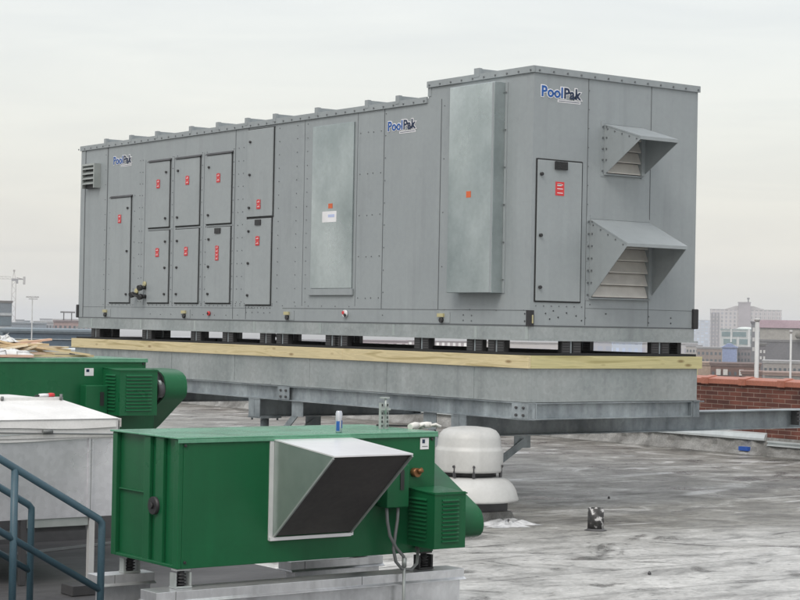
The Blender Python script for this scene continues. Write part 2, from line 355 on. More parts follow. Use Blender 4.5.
# ridges and blisters in the coating near the parapet, patches of white mastic
def blob(name, cx, cy, rx, ry, h, m, n=46, seed=1):
    rnd = random.Random(seed); mb = MB(); rings = 5; i = 0
    ph = [rnd.uniform(.45, 1.3) for _ in range(n)]
    vs = []
    for a in range(rings):
        t = a/(rings-1)
        for k in range(n):
            an = 2*math.pi*k/n; rr = (t)*(ph[k]*.6+ph[(k+1) % n]*.4)
            vs.append((cx+rx*rr*math.cos(an), cy+ry*rr*math.sin(an), .002+h*(1-t*t)*rnd.uniform(.15, 1.3)))
    for a in range(rings-1):
        for k in range(n):
            j = (k+1) % n; mb.quad([vs[a*n+k], vs[a*n+j], vs[(a+1)*n+j], vs[(a+1)*n+k]], 0, True)
    return mb
M['mastic'] = paint('white_mastic', (.60, .61, .62), (.36, .37, .38), rough=.7, scale=9, bump=.8, bscale=9)
o = blob('mastic', 12.25, 14.72, .40, .26, .05, 0, seed=3).build('mastic_heap', M['mastic']); tag(o, 'lumpy heap of white roof mastic below the white mushroom fan', 'mastic patch')

# ---------------- parapets
def parapet(name, label, axis, wall, inner, a0, a1, n_cop, bm_=None, cm_=None):
    t = thing(name, label, 'wall', (wall, a0, 0) if axis == 'y' else (a0, wall, 0))
    sgn = 1
    def bx(mb, c0, c1, u0, u1, z0, z1, m=0):
        if axis == 'y': mb.box(c0, c1, u0, u1, z0, z1, m)
        else: mb.box(u0, u1, c0, c1, z0, z1, m)
    b = MB(); bx(b, wall, wall+.30, a0, a1, -.3, 1.13); b.build('brickwork', bm_ or M['brick'], t)
    # wrinkled base flashing: a grid with real creases
    b = MB(); rnd = random.Random(4); nu = int((a1-a0)/.13); rows = [(-.16, .004), (-.10, .06), (-.055, .13), (-.03, .2), (-.025, .3)]
    g = []
    for k in range(nu+1):
        u = a0+(a1-a0)*k/nu; col = []
        for (d, z) in rows:
            e = rnd.uniform(-.045, .02) if z < .28 else 0; dd = min(d+e, -.006)
            col.append((wall+dd, u, z + (rnd.uniform(-.012, .012) if .01 < z < .25 else 0)) if axis == 'y' else (u, wall+dd, z))
        g.append(col)
    for k in range(nu):
        for r_ in range(len(rows)-1): b.quad([g[k][r_], g[k+1][r_], g[k+1][r_+1], g[k][r_+1]], 0, True)
    b.build('base_flashing', M['membrane'], t)
    # coping pieces, each lapped over the next
    L = (a1-a0)/n_cop; h = .125
    b = MB()
    prof = [(-.04, 1.128), (.34, 1.128), (.34, 1.19), (.15, 1.128+h), (-.04, 1.215)]
    if axis == 'y': b.prism([(wall+p[0], p[1]) for p in prof], 'y', a0, a0+L-.004, 0)
    else: b.prism([(wall+p[0], p[1]) for p in prof], 'x', a0, a0+L-.004, 0)
    lap = [(p[0]+(-.012 if p[0] < 0 else .012 if p[0] > .3 else 0), p[1]+(.016 if p[1] > 1.13 else -.01)) for p in prof]
    if axis == 'y': b.prism([(wall+p[0], p[1]) for p in lap], 'y', a0+L-.16, a0+L-.002, 0)
    else: b.prism([(wall+p[0], p[1]) for p in lap], 'x', a0+L-.16, a0+L-.002, 0)
    c0 = b.build('coping_tile', cm_ or M['coping'], t, bevel=.008)
    for k in range(1, n_cop): one(c0, 'coping_tile', t, (0, L*k, 0) if axis == 'y' else (L*k, 0, 0))
    return t
M['slate_wall'] = paint('slate_membrane_wall', (.10, .135, .165), (.08, .11, .135), rough=.6, scale=1, streak=.1)
pr = parapet('brick_parapet', 'red brick parapet wall with terracotta coping behind the big grey unit', 'y', 22.8, -1, 2.0, 43.5, 49)
b = MB(); b.prism([(22.72, .245), (22.795, .245), (22.795, .37), (22.75, .345), (22.72, .28)], 'y', 20.86, 43.4); b.build('counterflashing', M['flash'], pr)
b = MB(); b.box(22.70, 22.795, 12, 20.78, .17, .195); b.box(22.725, 22.795, 12, 20.78, .197, .225); b.box(22.70, 22.795, 12, 20.78, .227, .252); b.build('counterflashing', M['flash'], pr)
b = MB(); b.box(22.66, 22.75, 21.16, 21.36, .06, .125); b.build('tape_patch', M['blue_tape'], pr)
parapet('brick_parapet', 'far end parapet wall behind the plank pile at left', 'x', 43.6, -1, -13, 23.1, 43, M['slate_wall'], M['flash'])

# poles on the outer face of the parapet
def pole(x, y, r, ztop, label):
    t = thing('pole', label, 'pole', (x, y, -4))
    MB().cyl((x, y, -4), (x, y, ztop), r, 12).build('shaft', M['pole'], t)
    MB().cyl((x, y, ztop), (x, y, ztop+.05), r*1.35, 12).build('cap', M['pole'], t)
    for z in (.9, .2, -1.5): MB().box(23.1, x-r*.8, y-.07, y+.07, z-.02, z+.02).build('bracket', M['steel'], t)
p = at(757.3, 322, 31); pole(23.35, 23.35*p.y/p.x, .036, 2.19, 'thick pale pole standing upright behind the brick parapet')
p = at(791, 334, 31); pole(23.35, 23.35*p.y/p.x, .017, 2.0, 'thin pale pole right of the thick one, behind the parapet')

# ================================================================== the big rooftop unit
X0, Y0, Z0 = 12.974, 15.287, 2.037
Wd, Ln, HL, HT, SY = 2.478, 10.669, 2.61, 2.784, 1.869
ahu = thing('air_handling_unit', 'huge grey rooftop air handling unit with access doors and two weather hoods', 'air handler', (X0, Y0, Z0-.15))
def lf(y, z, e=0): return (X0-e, Y0+y, Z0+z)          # long face
def ef(x, z, e=0): return (X0+x, Y0-e, Z0+z)          # end face
body = MB()
body.prism([(Y0, Z0), (Y0+Ln, Z0), (Y0+Ln, Z0+HL), (Y0+SY, Z0+HL), (Y0+SY, Z0+HT), (Y0, Z0+HT)], 'x', X0, X0+Wd)
def seam_l(y, z0=0.02, z1=HL-.03, w=.008, m=1): body.box(X0-.003, X0+.01, Y0+y-w/2, Y0+y+w/2, Z0+z0, Z0+z1, m)
for y in (9.80, 6.13, 5.80, 2.73, 1.62): seam_l(y, .17 if y < 5 else .02, w=.010 if y != 9.80 else .022)
for y in (8.62, 7.78, 6.95, 4.45, 3.28): seam_l(y, .2, 2.3 if y > 5 else HL-.03, w=.004)
body.box(X0-.0025, X0+.01, Y0+.02, Y0+4.9, Z0+.166, Z0+.172, 1)
body.box(X0-.0025, X0+.01, Y0+5.6, Y0+Ln-.03, Z0+.166, Z0+.170, 1)
for x in (.79, 1.742): body.box(X0+x-.004, X0+x+.004, Y0-.003, Y0+.01, Z0+.02, Z0+HT-.03, 1)
body.box(X0+.8, X0+Wd, Y0-.0025, Y0+.01, Z0+.205, Z0+.209, 1)
# edge trims: top cap angle, corner angles
body.box(X0-.022, X0+.0, Y0-.022, Y0+SY+.012, Z0+HT-.055, Z0+HT+.016, 0); body.box(X0-.022, X0+.0, Y0+SY+.014, Y0+Ln+.02, Z0+HL-.055, Z0+HL+.016, 0)
body.box(X0+.002, X0+Wd+.02, Y0-.022, Y0, Z0+HT-.055, Z0+HT+.016, 0)
body.box(X0-.006, X0, Y0+SY-.05, Y0+SY+.010, Z0+HL+.018, Z0+HT-.057, 0)
body.box(X0-.006, X0-.0005, Y0+Ln-.14, Y0+Ln-.0, Z0+.01, Z0+HL-.06, 0); body.box(X0-.008, X0-.0005, Y0+Ln-.148, Y0+Ln-.14, Z0+.01, Z0+HL-.06, 1)
body.box(X0-.004, X0+Wd+.004, Y0-.004, Y0+Ln+.004, Z0-.004, Z0+.012, 1)
# screws along seams and edges: surface pattern of the casing
sc = body
def dots_l(y0, z0, y1, z1, step=.145, r=.0085):
    n = max(1, int(math.hypot(y1-y0, z1-z0)/step))
    for k in range(n+1):
        t = k/n; p = lf(y0+(y1-y0)*t, z0+(z1-z0)*t+random.uniform(-.004, .004)); sc.cyl((p[0]+.004, p[1], p[2]), (p[0]-.007, p[1], p[2]), r*.85, 6, 2)
def dots_e(x0, z0, x1, z1, step=.145, r=.0085):
    n = max(1, int(math.hypot(x1-x0, z1-z0)/step))
    for k in range(n+1):
        t = k/n; p = ef(x0+(x1-x0)*t, z0+(z1-z0)*t); sc.cyl((p[0], p[1]+.004, p[2]), (p[0], p[1]-.007, p[2]), r*.85, 6, 2)
for k in range(int(SY/.2)+1):
    sc.cyl((X0-.02, Y0+.03+k*.2, Z0+HT-.03), (X0-.031, Y0+.03+k*.2, Z0+HT-.03), .011, 6, 2)
for k in range(int((Ln-SY)/.2)+1):
    sc.cyl((X0-.02, Y0+SY+.06+k*.2, Z0+HL-.03), (X0-.031, Y0+SY+.06+k*.2, Z0+HL-.03), .011, 6, 2)
for k in range(13): sc.cyl((X0+.06+k*.2, Y0-.02, Z0+HT-.03), (X0+.06+k*.2, Y0-.031, Z0+HT-.03), .011, 6, 2)
for y in (8.70, 8.78, 7.70, 7.82, 6.88, 7.0, 6.04, 6.17, 5.92, 5.04, 4.62, 4.38): dots_l(y, .25, y, 2.3 if y > 5.5 else 2.5, .17, .007)
for y in (9.86, 8.93, 9.70): dots_l(y, .2, y, 2.45 if y == 9.86 else 1.8, .22, .006)
for y in (2.79, 3.06, 2.95, 3.22): dots_l(y, .3, y, 2.3, .42, .008)
dots_l(2.70, .1, 2.70, 2.5, .25, .008); dots_l(1.56, .05, 1.56, 2.5, .5, .007)
for z in (.20, .225): dots_l(8.45, z, 5.15, z, .11, .007)
dots_l(9.7, .2, 9.0, .2, .1, .007); dots_l(5.8, .175, 5.2, .175, .07, .008); dots_l(5.78, .11, 5.2, .11, .14, .008); dots_l(8.4, .07, 6.0, .07, .3, .007)
dots_l(4.9, .2, 3.4, .2, .3, .007); dots_l(1.5, .17, .1, .17, .4, .007)
for z in (.05, .11): dots_l(1.15, z, 1.0, z, .1, .010); dots_l(.08, .05, .08, .13, .07, .010)
dots_e(.08, .22, .74, .22, .11, .008); dots_e(.86, .25, .86, 1.05, .15, .009); dots_e(.80, .1, .80, 2.6, .2, .006)
for q in ((.22, .14), (.33, .17), (.40, .1), (.52, .15), (.28, .08), (.66, .12), (.74, .07), (1.1, .15), (1.75, .13), (1.75, .06), (2.1, .12), (2.1, .06)): dots_e(q[0], q[1], q[0], q[1], 1, .009)
body.build('cabinet', [M['ahu'], M['seam'], M['rivet']], ahu)
# ribs of the standing roof
ribs = None
for y in (9.86, 9.07, 8.29, 7.32, 6.59, 5.84, 5.15, 4.17, 3.08, 2.45):
    b = MB(); b.box(X0-.018, X0+Wd, Y0+y-.022, Y0+y+.022, Z0+HL+.017, Z0+HL+.075); b.box(X0-.026, X0+.02, Y0+y-.035, Y0+y+.035, Z0+HL-.02, Z0+HL+.080)
    b.build('roof_rib', M['ahu'], ahu)
b = MB(); b.box(X0-.018, X0+Wd, Y0+.96-.03, Y0+.96+.03, Z0+HT+.017, Z0+HT+.075); b.box(X0-.026, X0+.02, Y0+.96-.045, Y0+.96+.045, Z0+HT-.02, Z0+HT+.080); b.build('roof_rib', M['ahu'], ahu)
# access doors on the long face: slab, dark shadow gap, hasp dots, sticker
def sticker_l(y, z, w=.095, h=.125, parent=None, blocks=2, e=.028):
    b = MB(); x = X0-e
    b.box(x, x+.002, Y0+y-w/2, Y0+y+w/2, Z0+z-h/2, Z0+z+h/2, 1)
    hh = h/blocks
    for k in range(blocks):
        zz = Z0+z-h/2+k*hh+hh*.12
        b.box(x-.0015, x, Y0+y-w*.45, Y0+y+w*.45, zz, zz+hh*.76, 1)
        b.box(x-.003, x-.0015, Y0+y-w*.30, Y0+y+w*.30, zz+hh*.28, zz+hh*.38, 0); b.box(x-.003, x-.0015, Y0+y-w*.30, Y0+y+w*.05, zz+hh*.50, zz+hh*.56, 0); b.box(x-.001, x-.0002, Y0+y-w*.5, Y0+y-w*.28, zz+hh*.70, zz+hh*.86, 2); b.box(x-.001, x-.0002, Y0+y+w*.28, Y0+y+w*.5, zz+hh*.70, zz+hh*.86, 2)
    return b.build('warning_sticker', [M['white'], M['red'], M['ahu2']], parent)
def door_l(y1, y0, z0, z1, latch, ztk, st=None, blocks=2, plate=False, head=True):
    b = MB(); b.box(X0-.022, X0-.004, Y0+y0, Y0+y1, Z0+z0, Z0+z1)
    d = b.build('access_door', M['ahu2'], ahu, bevel=.004)
    b = MB(); g = .010
    b.box(X0-.009, X0-.003, Y0+y0-.016, Y0+y0-.001, Z0+z0-g, Z0+z1+g, 0)          # hinge side: wide dark gap
    b.box(X0-.007, X0-.003, Y0+y1+.001, Y0+y1+.008, Z0+z0-g, Z0+z1+g, 0)
    b.box(X0-.007, X0-.003, Y0+y0-.02, Y0+y1+.008, Z0+z0-.016, Z0+z0-.001, 0)
    b.box(X0-.008, X0-.003, Y0+y0-.02, Y0+y1+.008, Z0+z1+.001, Z0+z1+.010, 0)
    b.build('gasket', M['gasket'], d)
    if head:
        b = MB(); b.prism([(X0-.003, Z0+z1+.036), (X0-.034, Z0+z1+.012), (X0-.034, Z0+z1+.005), (X0-.003, Z0+z1+.012)], 'y', Y0+y0-.03, Y0+y1+.02); b.build('drip_cap', M['dark_steel'], d)
    n = 2 if z1-z0 < .99 else 3
    for k in range(n):
        z = z0+.12+(z1-z0-.28)*k/(n-1)
        MB().cyl((X0-.02, Y0+latch, Z0+z), (X0-.042, Y0+latch, Z0+z), .017, 8).build('latch', M['black'], d)
    if st: sticker_l(st, ztk, parent=d, h=.125 if blocks < 4 else .20, blocks=blocks, w=.095 if blocks < 4 else .085)
    if plate:
        MB().box(X0-.035, X0-.023, Y0+(y0+y1)/2-plate, Y0+(y0+y1)/2+plate, Z0+z1-.085, Z0+z1-.012).build('nameplate', M['black'], d)
    return d
door_l(9.66, 9.03, .235, 1.78, 9.10, 1.47, 9.35)
door_l(8.50, 7.89, 1.31, 2.245, 7.97, 1.93, 8.20); door_l(8.49, 7.88, .235, 1.26, 7.96, .95, 8.19, head=False)
door_l(7.71, 7.05, 1.31, 2.245, 7.63, 1.94, 7.37); door_l(7.70, 7.05, .235, 1.26, 7.62, .95, 7.37, head=False)
door_l(6.86, 6.21, 1.31, 2.245, 6.78, 1.93, 6.53); door_l(6.83, 6.21, .235, 1.26, 6.75, .91, 6.53, blocks=4, plate=.075, head=False)
door_l(5.80, 5.17, 1.37, 2.52, 5.72, 1.53, 5.49, head=False); door_l(5.80, 5.19, .215, 1.34, 5.72, 1.05, 5.50, plate=.07, head=False)
# flat galvanized blanking panel
b = MB(); b.box(X0-.022, X0-.003, Y0+3.34, Y0+4.24, Z0+.42, Z0+2.45); pn = b.build('blanking_panel', M['gal_green'], ahu, bevel=.003)
b = MB(); b.box(X0-.03, X0-.003, Y0+3.31, Y0+4.28, Z0+.335, Z0+.415); b.build('panel_sill', M['ahu'], ahu, bevel=.003)
MB().box(X0-.025, X0-.0225, Y0+3.77, Y0+3.86, Z0+1.41, Z0+1.47).build('orange_sticker', M['orange'], pn)
b = MB(); b.box(X0-.0245, X0-.0225, Y0+3.68, Y0+3.99, Z0+1.24, Z0+1.375, 0); b.box(X0-.026, X0-.0246, Y0+3.72, Y0+3.86, Z0+1.30, Z0+1.335, 1); b.build('paper_notice', [M['white'], paint('pale_blue_ink', (.45, .52, .75))], pn)
# deep galvanized box
bx0 = X0-.163
b = MB(); b.box(bx0, X0-.001, Y0+.47, Y0+1.26, Z0+.355, Z0+2.66); db = b.build('galvanized_box', M['gal_green'], ahu, bevel=.006)
b = MB(); b.box(bx0-.004, bx0-.0005, Y0+.47, Y0+.50, Z0+.36, Z0+2.65)
b.box(X0-.010, X0-.0006, Y0+.43, Y0+.468, Z0+.355, Z0+2.66); b.build('box_flange', M['ahu'], db)
b = MB()
for k in range(6): b.cyl((X0-.009, Y0+.45, Z0+.5+k*.41), (X0-.02, Y0+.45, Z0+.5+k*.41), .010, 6)
b.build('flange_screws', M['rivet'], db)
b = MB(); b.box(bx0-.003, bx0, Y0+.85, Y0+.93, Z0+1.41, Z0+1.48); b.build('orange_sticker', M['orange'], db)
# small louvred vent, top left
b = MB(); b.box(X0-.05, X0-.001, Y0+10.06, Y0+10.42, Z0+1.96, Z0+2.28, 1)
for k in range(4):
    z = Z0+2.02+k*.075; b.prism([(X0-.05, z+.06), (X0-.11, z+.01), (X0-.11, z-.002), (X0-.05, z+.048)], 'y', Y0+10.06, Y0+10.42, 0)
b.box(X0-.11, X0-.001, Y0+10.035, Y0+10.06, Z0+1.96, Z0+2.30, 0); b.box(X0-.11, X0-.001, Y0+10.42, Y0+10.44, Z0+1.96, Z0+2.30, 0); b.box(X0-.11, X0-.001, Y0+10.035, Y0+10.44, Z0+2.30, Z0+2.33, 0)
b.build('wall_vent', [M['lip'], M['black']], ahu)
# lifting sockets and drain fittings
for (y, k) in ((9.78, 0), (7.42, 0), (4.78, 0), (1.55, 0)):
    b = MB(); b.box(X0-.006, X0-.001, Y0+y-.16, Y0+y+.04, Z0+.02, Z0+.14, 0)
    b.box(X0-.03, X0-.0065, Y0+y-.06, Y0+y+.05, Z0+.085, Z0+.125, 1); b.cyl((X0-.004, Y0+y-.02, Z0+.05), (X0-.035, Y0+y-.02, Z0+.05), .030, 10, 2)
    b.build('lifting_socket', [M['ahu2'], M['yellow'], M['black']], ahu)
b = MB(); b.cyl((X0-.004, Y0+6.73, Z0+.09), (X0-.03, Y0+6.73, Z0+.09), .03, 8, 0); b.cyl((X0-.03, Y0+6.73, Z0+.09), (X0-.04, Y0+6.73, Z0+.09), .015, 8, 1); b.build('drain_plug', [M['red'], M['black']], ahu)
b = MB(); b.cyl((X0-.004, Y0+3.46, Z0+.11), (X0-.03, Y0+3.46, Z0+.11), .045, 10, 0); b.cyl((X0-.03, Y0+3.48, Z0+.12), (X0-.04, Y0+3.48, Z0+.12), .022, 8, 1); b.cyl((X0-.03, Y0+3.44, Z0+.09), (X0-.042, Y0+3.44, Z0+.09), .022, 8, 2); b.build('drain_plug', [M['white'], M['red'], M['black']], ahu)
for (y, z) in ((8.56, .45), (8.80, .35), (8.55, .32)):
    b = MB(); b.cyl((X0-.002, Y0+y, Z0+z), (X0-.07, Y0+y, Z0+z), .030, 12, 0); b.cyl((X0-.07, Y0+y, Z0+z), (X0-.12, Y0+y-.01, Z0+z-.01), .042, 12, 0)
    if z != .32: b.cyl((X0-.004, Y0+y, Z0+z+.05), (X0-.03, Y0+y, Z0+z+.05), .04, 8, 1)
    b.build('pipe_stub', [M['black'], M['yellow']], ahu)
b = MB(); b.tube([(X0-.10, Y0+8.80, Z0+.35), (X0-.11, Y0+8.66, Z0+.33), (X0-.10, Y0+8.55, Z0+.32)], .014); b.build('hose', M['black'], ahu)
# rubber bumpers on the corners
b = MB(); b.box(X0-.03, X0+.035, Y0-.03, Y0+.03, Z0-.005, Z0+.17, 0); b.box(X0+.004, X0+.022, Y0-.034, Y0-.0305, Z0+.03, Z0+.12, 1); b.build('corner_bumper', [M['black'], M['yellow']], ahu, bevel=.006)
MB().box(X0+Wd-.04, X0+Wd+.04, Y0-.035, Y0+.03, Z0-.0, Z0+.23).build('corner_bumper', M['black'], ahu, bevel=.012)
MB().box(X0-.03, X0+.03, Y0+Ln-.02, Y0+Ln+.04, Z0-.0, Z0+.20).build('corner_bumper', M['black'], ahu, bevel=.01)
# logo lettering
def lettering(txt, size_w, origin, dirv, upv, nrm, mat_, offset, extrude, width_ref=None, name='lettering', parent=None, x_shift=0):
    cu = bpy.data.curves.new('t', 'FONT'); cu.body = txt; cu.size = 1; cu.offset = offset; cu.extrude = extrude; cu.resolution_u = 3; cu.space_character = 1.06
    to = bpy.data.objects.new('t', cu); COL.objects.link(to); bpy.context.view_layer.update()
    me = bpy.data.meshes.new_from_object(to.evaluated_get(bpy.context.evaluated_depsgraph_get()))
    bpy.data.objects.remove(to); return me
def logo(origin, dirv, nrm, width, parent, scale_h=.98):
    upv = Vector((0, 0, 1)); dirv = Vector(dirv); nrm = Vector(nrm); origin = Vector(origin)
    full = lettering('PoolPak', 0, 0, 0, 0, 0, 0, .025, 0); xs = [v.co.x for v in full.vertices]; wd = max(xs)-min(xs); s = width/wd
    first = lettering('Pool', 0, 0, 0, 0, 0, 0, .025, 0); adv = max(v.co.x for v in first.vertices)+.075
    off = parent.location
    lay = [('PoolPak', .085, 0.0, M['white'], 0.003, 'logo_backing'), ('Pool', .028, 0.0, M['blue_ink'], .006, 'logo_lettering'), ('Pak', .028, adv, M['navy_ink'], .006, 'logo_lettering')]
    root = None
    for txt, of, sh, m, e, nm in lay:
        me = lettering(txt, 0, 0, 0, 0, 0, 0, of, .002/s)
        for v in me.vertices:
            x, y, z = v.co; v.co = origin + dirv*((x+sh)*s) + upv*(y*s*scale_h) + nrm*(e+z*s) - off
        me.name = nm; me.materials.clear(); me.materials.append(m)
        o = bpy.data.objects.new(nm, me); COL.objects.link(o)
        if root is None: root = o; o.parent = parent
        else:
            for v in me.vertices: pass
            o.parent = root
    # white band under the letters with a row of tiny marks, like a strapline
    b = MB(); a = origin+dirv*(width*.42)-upv*(width*.085)
    def q(u0, u1, v0, v1, e0, e1, m):
        pts = [a+dirv*u+upv*v+nrm*e for e in (e0, e1) for (u, v) in ((u0, v0), (u1, v0), (u1, v1), (u0, v1))]
        i = len(b.v); b.v += [tuple(p) for p in pts]
        for f in ((0, 1, 2, 3), (7, 6, 5, 4), (0, 4, 5, 1), (1, 5, 6, 2), (2, 6, 7, 3), (3, 7, 4, 0)): b.f.append(tuple(i+k for k in f)); b.m.append(m); b.s.append(False)
    q(0, width*.58, 0, width*.05, .001, .0025, 0); q(width*.02, width*.56, width*.018, width*.032, .0026, .0032, 1)
    b.build('strapline', [M['white'], M['navy_ink']], root)
    return root
logo(ef(.10, 2.485), (1, 0, 0), (0, -1, 0), .57, ahu)
logo(lf(2.66, 2.285), (0, -1, 0), (-1, 0, 0), .55, ahu)
logo(lf(9.62, 2.29), (0, -1, 0), (-1, 0, 0), .56, ahu)
# walk-in door on the end face
b = MB(); b.box(X0+.065, X0+.70, Y0-.018, Y0-.004, Z0+.275, Z0+1.795); ed = b.build('access_door', M['ahu2'], ahu, bevel=.004)
b = MB(); g = .010
b.box(X0+.049, X0+.064, Y0-.008, Y0-.003, Z0+.262, Z0+1.808); b.box(X0+.701, X0+.716, Y0-.008, Y0-.003, Z0+.262, Z0+1.808)
b.box(X0+.065, X0+.70, Y0-.0085, Y0-.003, Z0+.260, Z0+.274); b.box(X0+.065, X0+.70, Y0-.0085, Y0-.003, Z0+1.796, Z0+1.81); b.build('gasket', M['gasket'], ed)
b = MB(); b.box(X0+.30, X0+.47, Y0-.045, Y0-.019, Z0+1.70, Z0+1.79)
for k in range(4): b.box(X0+.31, X0+.46, Y0-.05, Y0-.046, Z0+1.715+k*.018, Z0+1.724+k*.018)
b.build('nameplate', M['black'], ed, bevel=.003)
for z in (1.64, .98, .42): MB().cyl((X0+.11 if z > .5 else X0+.115, Y0-.017, Z0+z), (X0+.11, Y0-.045, Z0+z), .019, 8).build('latch', M['black'], ed)
b = MB(); b.box(X0+.315, X0+.44, Y0-.021, Y0-.019, Z0+1.42, Z0+1.57, 1)
for k in range(3): b.box(X0+.34, X0+.42, Y0-.0225, Y0-.0211, Z0+1.445+k*.045, Z0+1.453+k*.045, 0)
b.box(X0+.34, X0+.40, Y0-.0225, Y0-.0211, Z0+1.525, Z0+1.548, 0); b.build('warning_sticker', [M['white'], M['red']], ed)
# weather hoods
def hood(x0, x1, zt, zb, tip_y, tip_z, nb, fl=.05, mul=.16):
    t = 0.008; z = Z0
    h = MB()
    prof = [(Y0-.001, z+zt), (Y0-tip_y, z+tip_z), (Y0-tip_y, z+tip_z-.03), (Y0-.03, z+zb), (Y0-.001, z+zb)]
    h.prism(prof, 'x', x0, x0+t); h.prism(prof, 'x', x1-t, x1)
    h.prism([(Y0-.001, z+zt+.002), (Y0-tip_y-.012, z+tip_z+.002), (Y0-tip_y-.012, z+tip_z-.034), (Y0-tip_y-.002, z+tip_z-.034), (Y0-tip_y-.002, z+tip_z-.012), (Y0-.001, z+zt-.012)], 'x', x0-.004, x1+.004)
    h.box(x0-.004, x1+.004, Y0-.05, Y0-.001, z+zb-.012, z+zb+.001)
    f = h; f.box(x0-fl, x0-.001, Y0-.006, Y0-.0005, z+zb-.03, z+zt+.03, 0); f.box(x1+.001, x1+fl, Y0-.006, Y0-.0005, z+zb-.03, z+zt+.03, 0); f.box(x0, x1, Y0-.006, Y0-.0005, z+zt+.003, z+zt+.04, 0)
    n = int((zt-zb)/.13)
    for k in range(n+1):
        zz = z+zb+.03+(zt-zb-.06)*k/n; f.cyl((x0-fl*.5, Y0-.005, zz), (x0-fl*.5, Y0-.018, zz), .011, 6, 1); 
        if .1 < k/n: f.cyl((x0, Y0-.045, zz), (x0-.010, Y0-.045, zz), .010, 6, 1)
    for k in range(5): 
        u = (k+.5)/5; f.cyl((x0, Y0-tip_y*u, z+zt+(tip_z-zt)*u-.04), (x0-.008, Y0-tip_y*u, z+zt+(tip_z-zt)*u-.04), .009, 6, 1)
    hd = h.build('weather_hood', [M['ahu'], M['rivet']], ahu)
    b = MB(); b.box(x0+t, x1-t, Y0-.006, Y0-.0005, z+zb+.002, z+zt-.02); b.build('recess', M['black'], hd)
    hh = (zt-zb-.05)/nb
    for k in range(nb):
        za = z+zb+.01+k*hh
        b = MB(); b.prism([(Y0-.008, za+hh*.98), (Y0-.055, za+hh*.10), (Y0-.055, za+.0), (Y0-.045, za), (Y0-.008, za+hh*.86)], 'x', x0+t+.002, x1-mul)
        b.build('louver_blade', M['louver'], hd)
    MB().box(x1-mul, x1-t-.001, Y0-.075, Y0-.007, z+zb+.003, z+zt-.03).build('louver_frame', M['ahu'], hd)
hood(X0+1.03, X0+1.60, 2.25, 1.70, .58, 2.078, 4, mul=.06)
hood(X0+.84, X0+1.735, 1.19, .325, .60, .91, 6, mul=.06)
# galvanized base rail
b = MB(); b.box(X0+.0, X0+Wd, Y0+.0, Y0+Ln, Z0-.140, Z0-.005); b.box(X0-.035, X0+Wd+.035, Y0-.035, Y0+Ln+.035, Z0-.158, Z0-.1405)
for y in [.02]+[1.55*k+.9 for k in range(7)]: b.box(X0-.003, X0-.0002, Y0+y, Y0+y+.05, Z0-.139, Z0-.01, 1)
b.build('base_rail', [M['gal_warm'], M['gal']], ahu)

# ================================================================== curb on spring isolators
curb = thing('isolation_curb', 'sheet metal curb with yellow pine nailer under the big grey unit', 'equipment curb', (X0, Y0, Z0-.818))
cz0, cz1, wz = Z0-.818, Z0-.455, Z0-.3166
b = MB()
for (x0, x1, y0, y1) in ((X0-.03, X0+.02, Y0-.03, Y0+Ln+.03), (X0+Wd-.02, X0+Wd+.03, Y0-.03, Y0+Ln+.03)): b.box(x0, x1, y0, y1, cz0+.004, cz1+.10)
for (y0, y1) in ((Y0-.03, Y0+.02), (Y0+Ln-.02, Y0+Ln+.03)): b.box(X0+.021, X0+Wd-.021, y0, y1, cz0+.004, cz1+.10)
b.box(X0-.06, X0+Wd+.06, Y0-.06, Y0+Ln+.06, cz0-.0, cz0+.0035)
for y in (.9, 2.55, 4.2, 6.0, 7.7, 9.3): b.box(X0-.0335, X0-.0305, Y0+y, Y0+y+.035, cz0+.01, cz1-.002)
for y in (1.7, 5.1, 8.4): b.box(X0-.042, X0-.0305, Y0+y, Y0+y+.12, cz0+.005, cz0+.02)
b.build('curb_panel', M['gal_warm'], curb)
def nailer(x0, x1, y0, y1, m): return MB().box(x0, x1, y0, y1, cz1, wz).build('wood_nailer', m, curb, bevel=.004)
cuts = [-.07, 3.42, 7.6, Ln+.09]
for k in range(3): nailer(X0-.07, X0-.032, Y0+cuts[k], Y0+cuts[k+1]-.002, M['wood_y'])
for k in range(3): nailer(X0+Wd+.032, X0+Wd+.07, Y0+max(cuts[k], -.030), Y0+cuts[k+1]-.002, M['wood_y'])
nailer(X0-.031, X0+Wd+.071, Y0-.07, Y0-.032, M['wood_x']); nailer(X0-.03, X0+Wd+.03, Y0+Ln+.032, Y0+Ln+.07, M['wood_x'])
b = MB()
for (x0, x1, y0, y1) in ((X0-.02, X0+.03, Y0-.02, Y0+Ln+.02), (X0+Wd-.03, X0+Wd+.02, Y0-.02, Y0+Ln+.02), (X0+.031, X0+Wd-.031, Y0-.02, Y0+.03), (X0+.031, X0+Wd-.031, Y0+Ln-.03, Y0+Ln+.02)):
    b.box(x0, x1, y0, y1, cz1+.101, wz+.028)
b.build('dark_strip', M['gasket'], curb)  # dark strip showing just above the nailer
gz0, gz1 = wz+.0285, Z0-.1585
def isolator(axis='y'):
    b = MB()
    def bb(u0, u1, v0, v1, z0, z1, m=0):
        if axis == 'y': b.box(X0+v0, X0+v1, Y0+u0, Y0+u1, z0, z1, m)
        else: b.box(X0+u0, X0+u1, Y0+v0, Y0+v1, z0, z1, m)
    bb(.0, .12, .0, .06, gz0, gz1, 0); bb(.16, .28, .0, .06, gz0, gz1, 0); bb(.125, .145, .0, .04, gz0, gz1, 1)
    for k in range(4): bb(.01, .11, -.006, -.001, gz0+.012+k*.028, gz0+.024+k*.028, 2)
    for k in range(4): bb(.17, .27, -.006, -.001, gz0+.012+k*.028, gz0+.024+k*.028, 2)
    return b.build('spring_isolator', [M['black'], M['steel'], M['dark_steel']], curb)
i0 = isolator('y'); i0.location = (0, 9.95, 0)
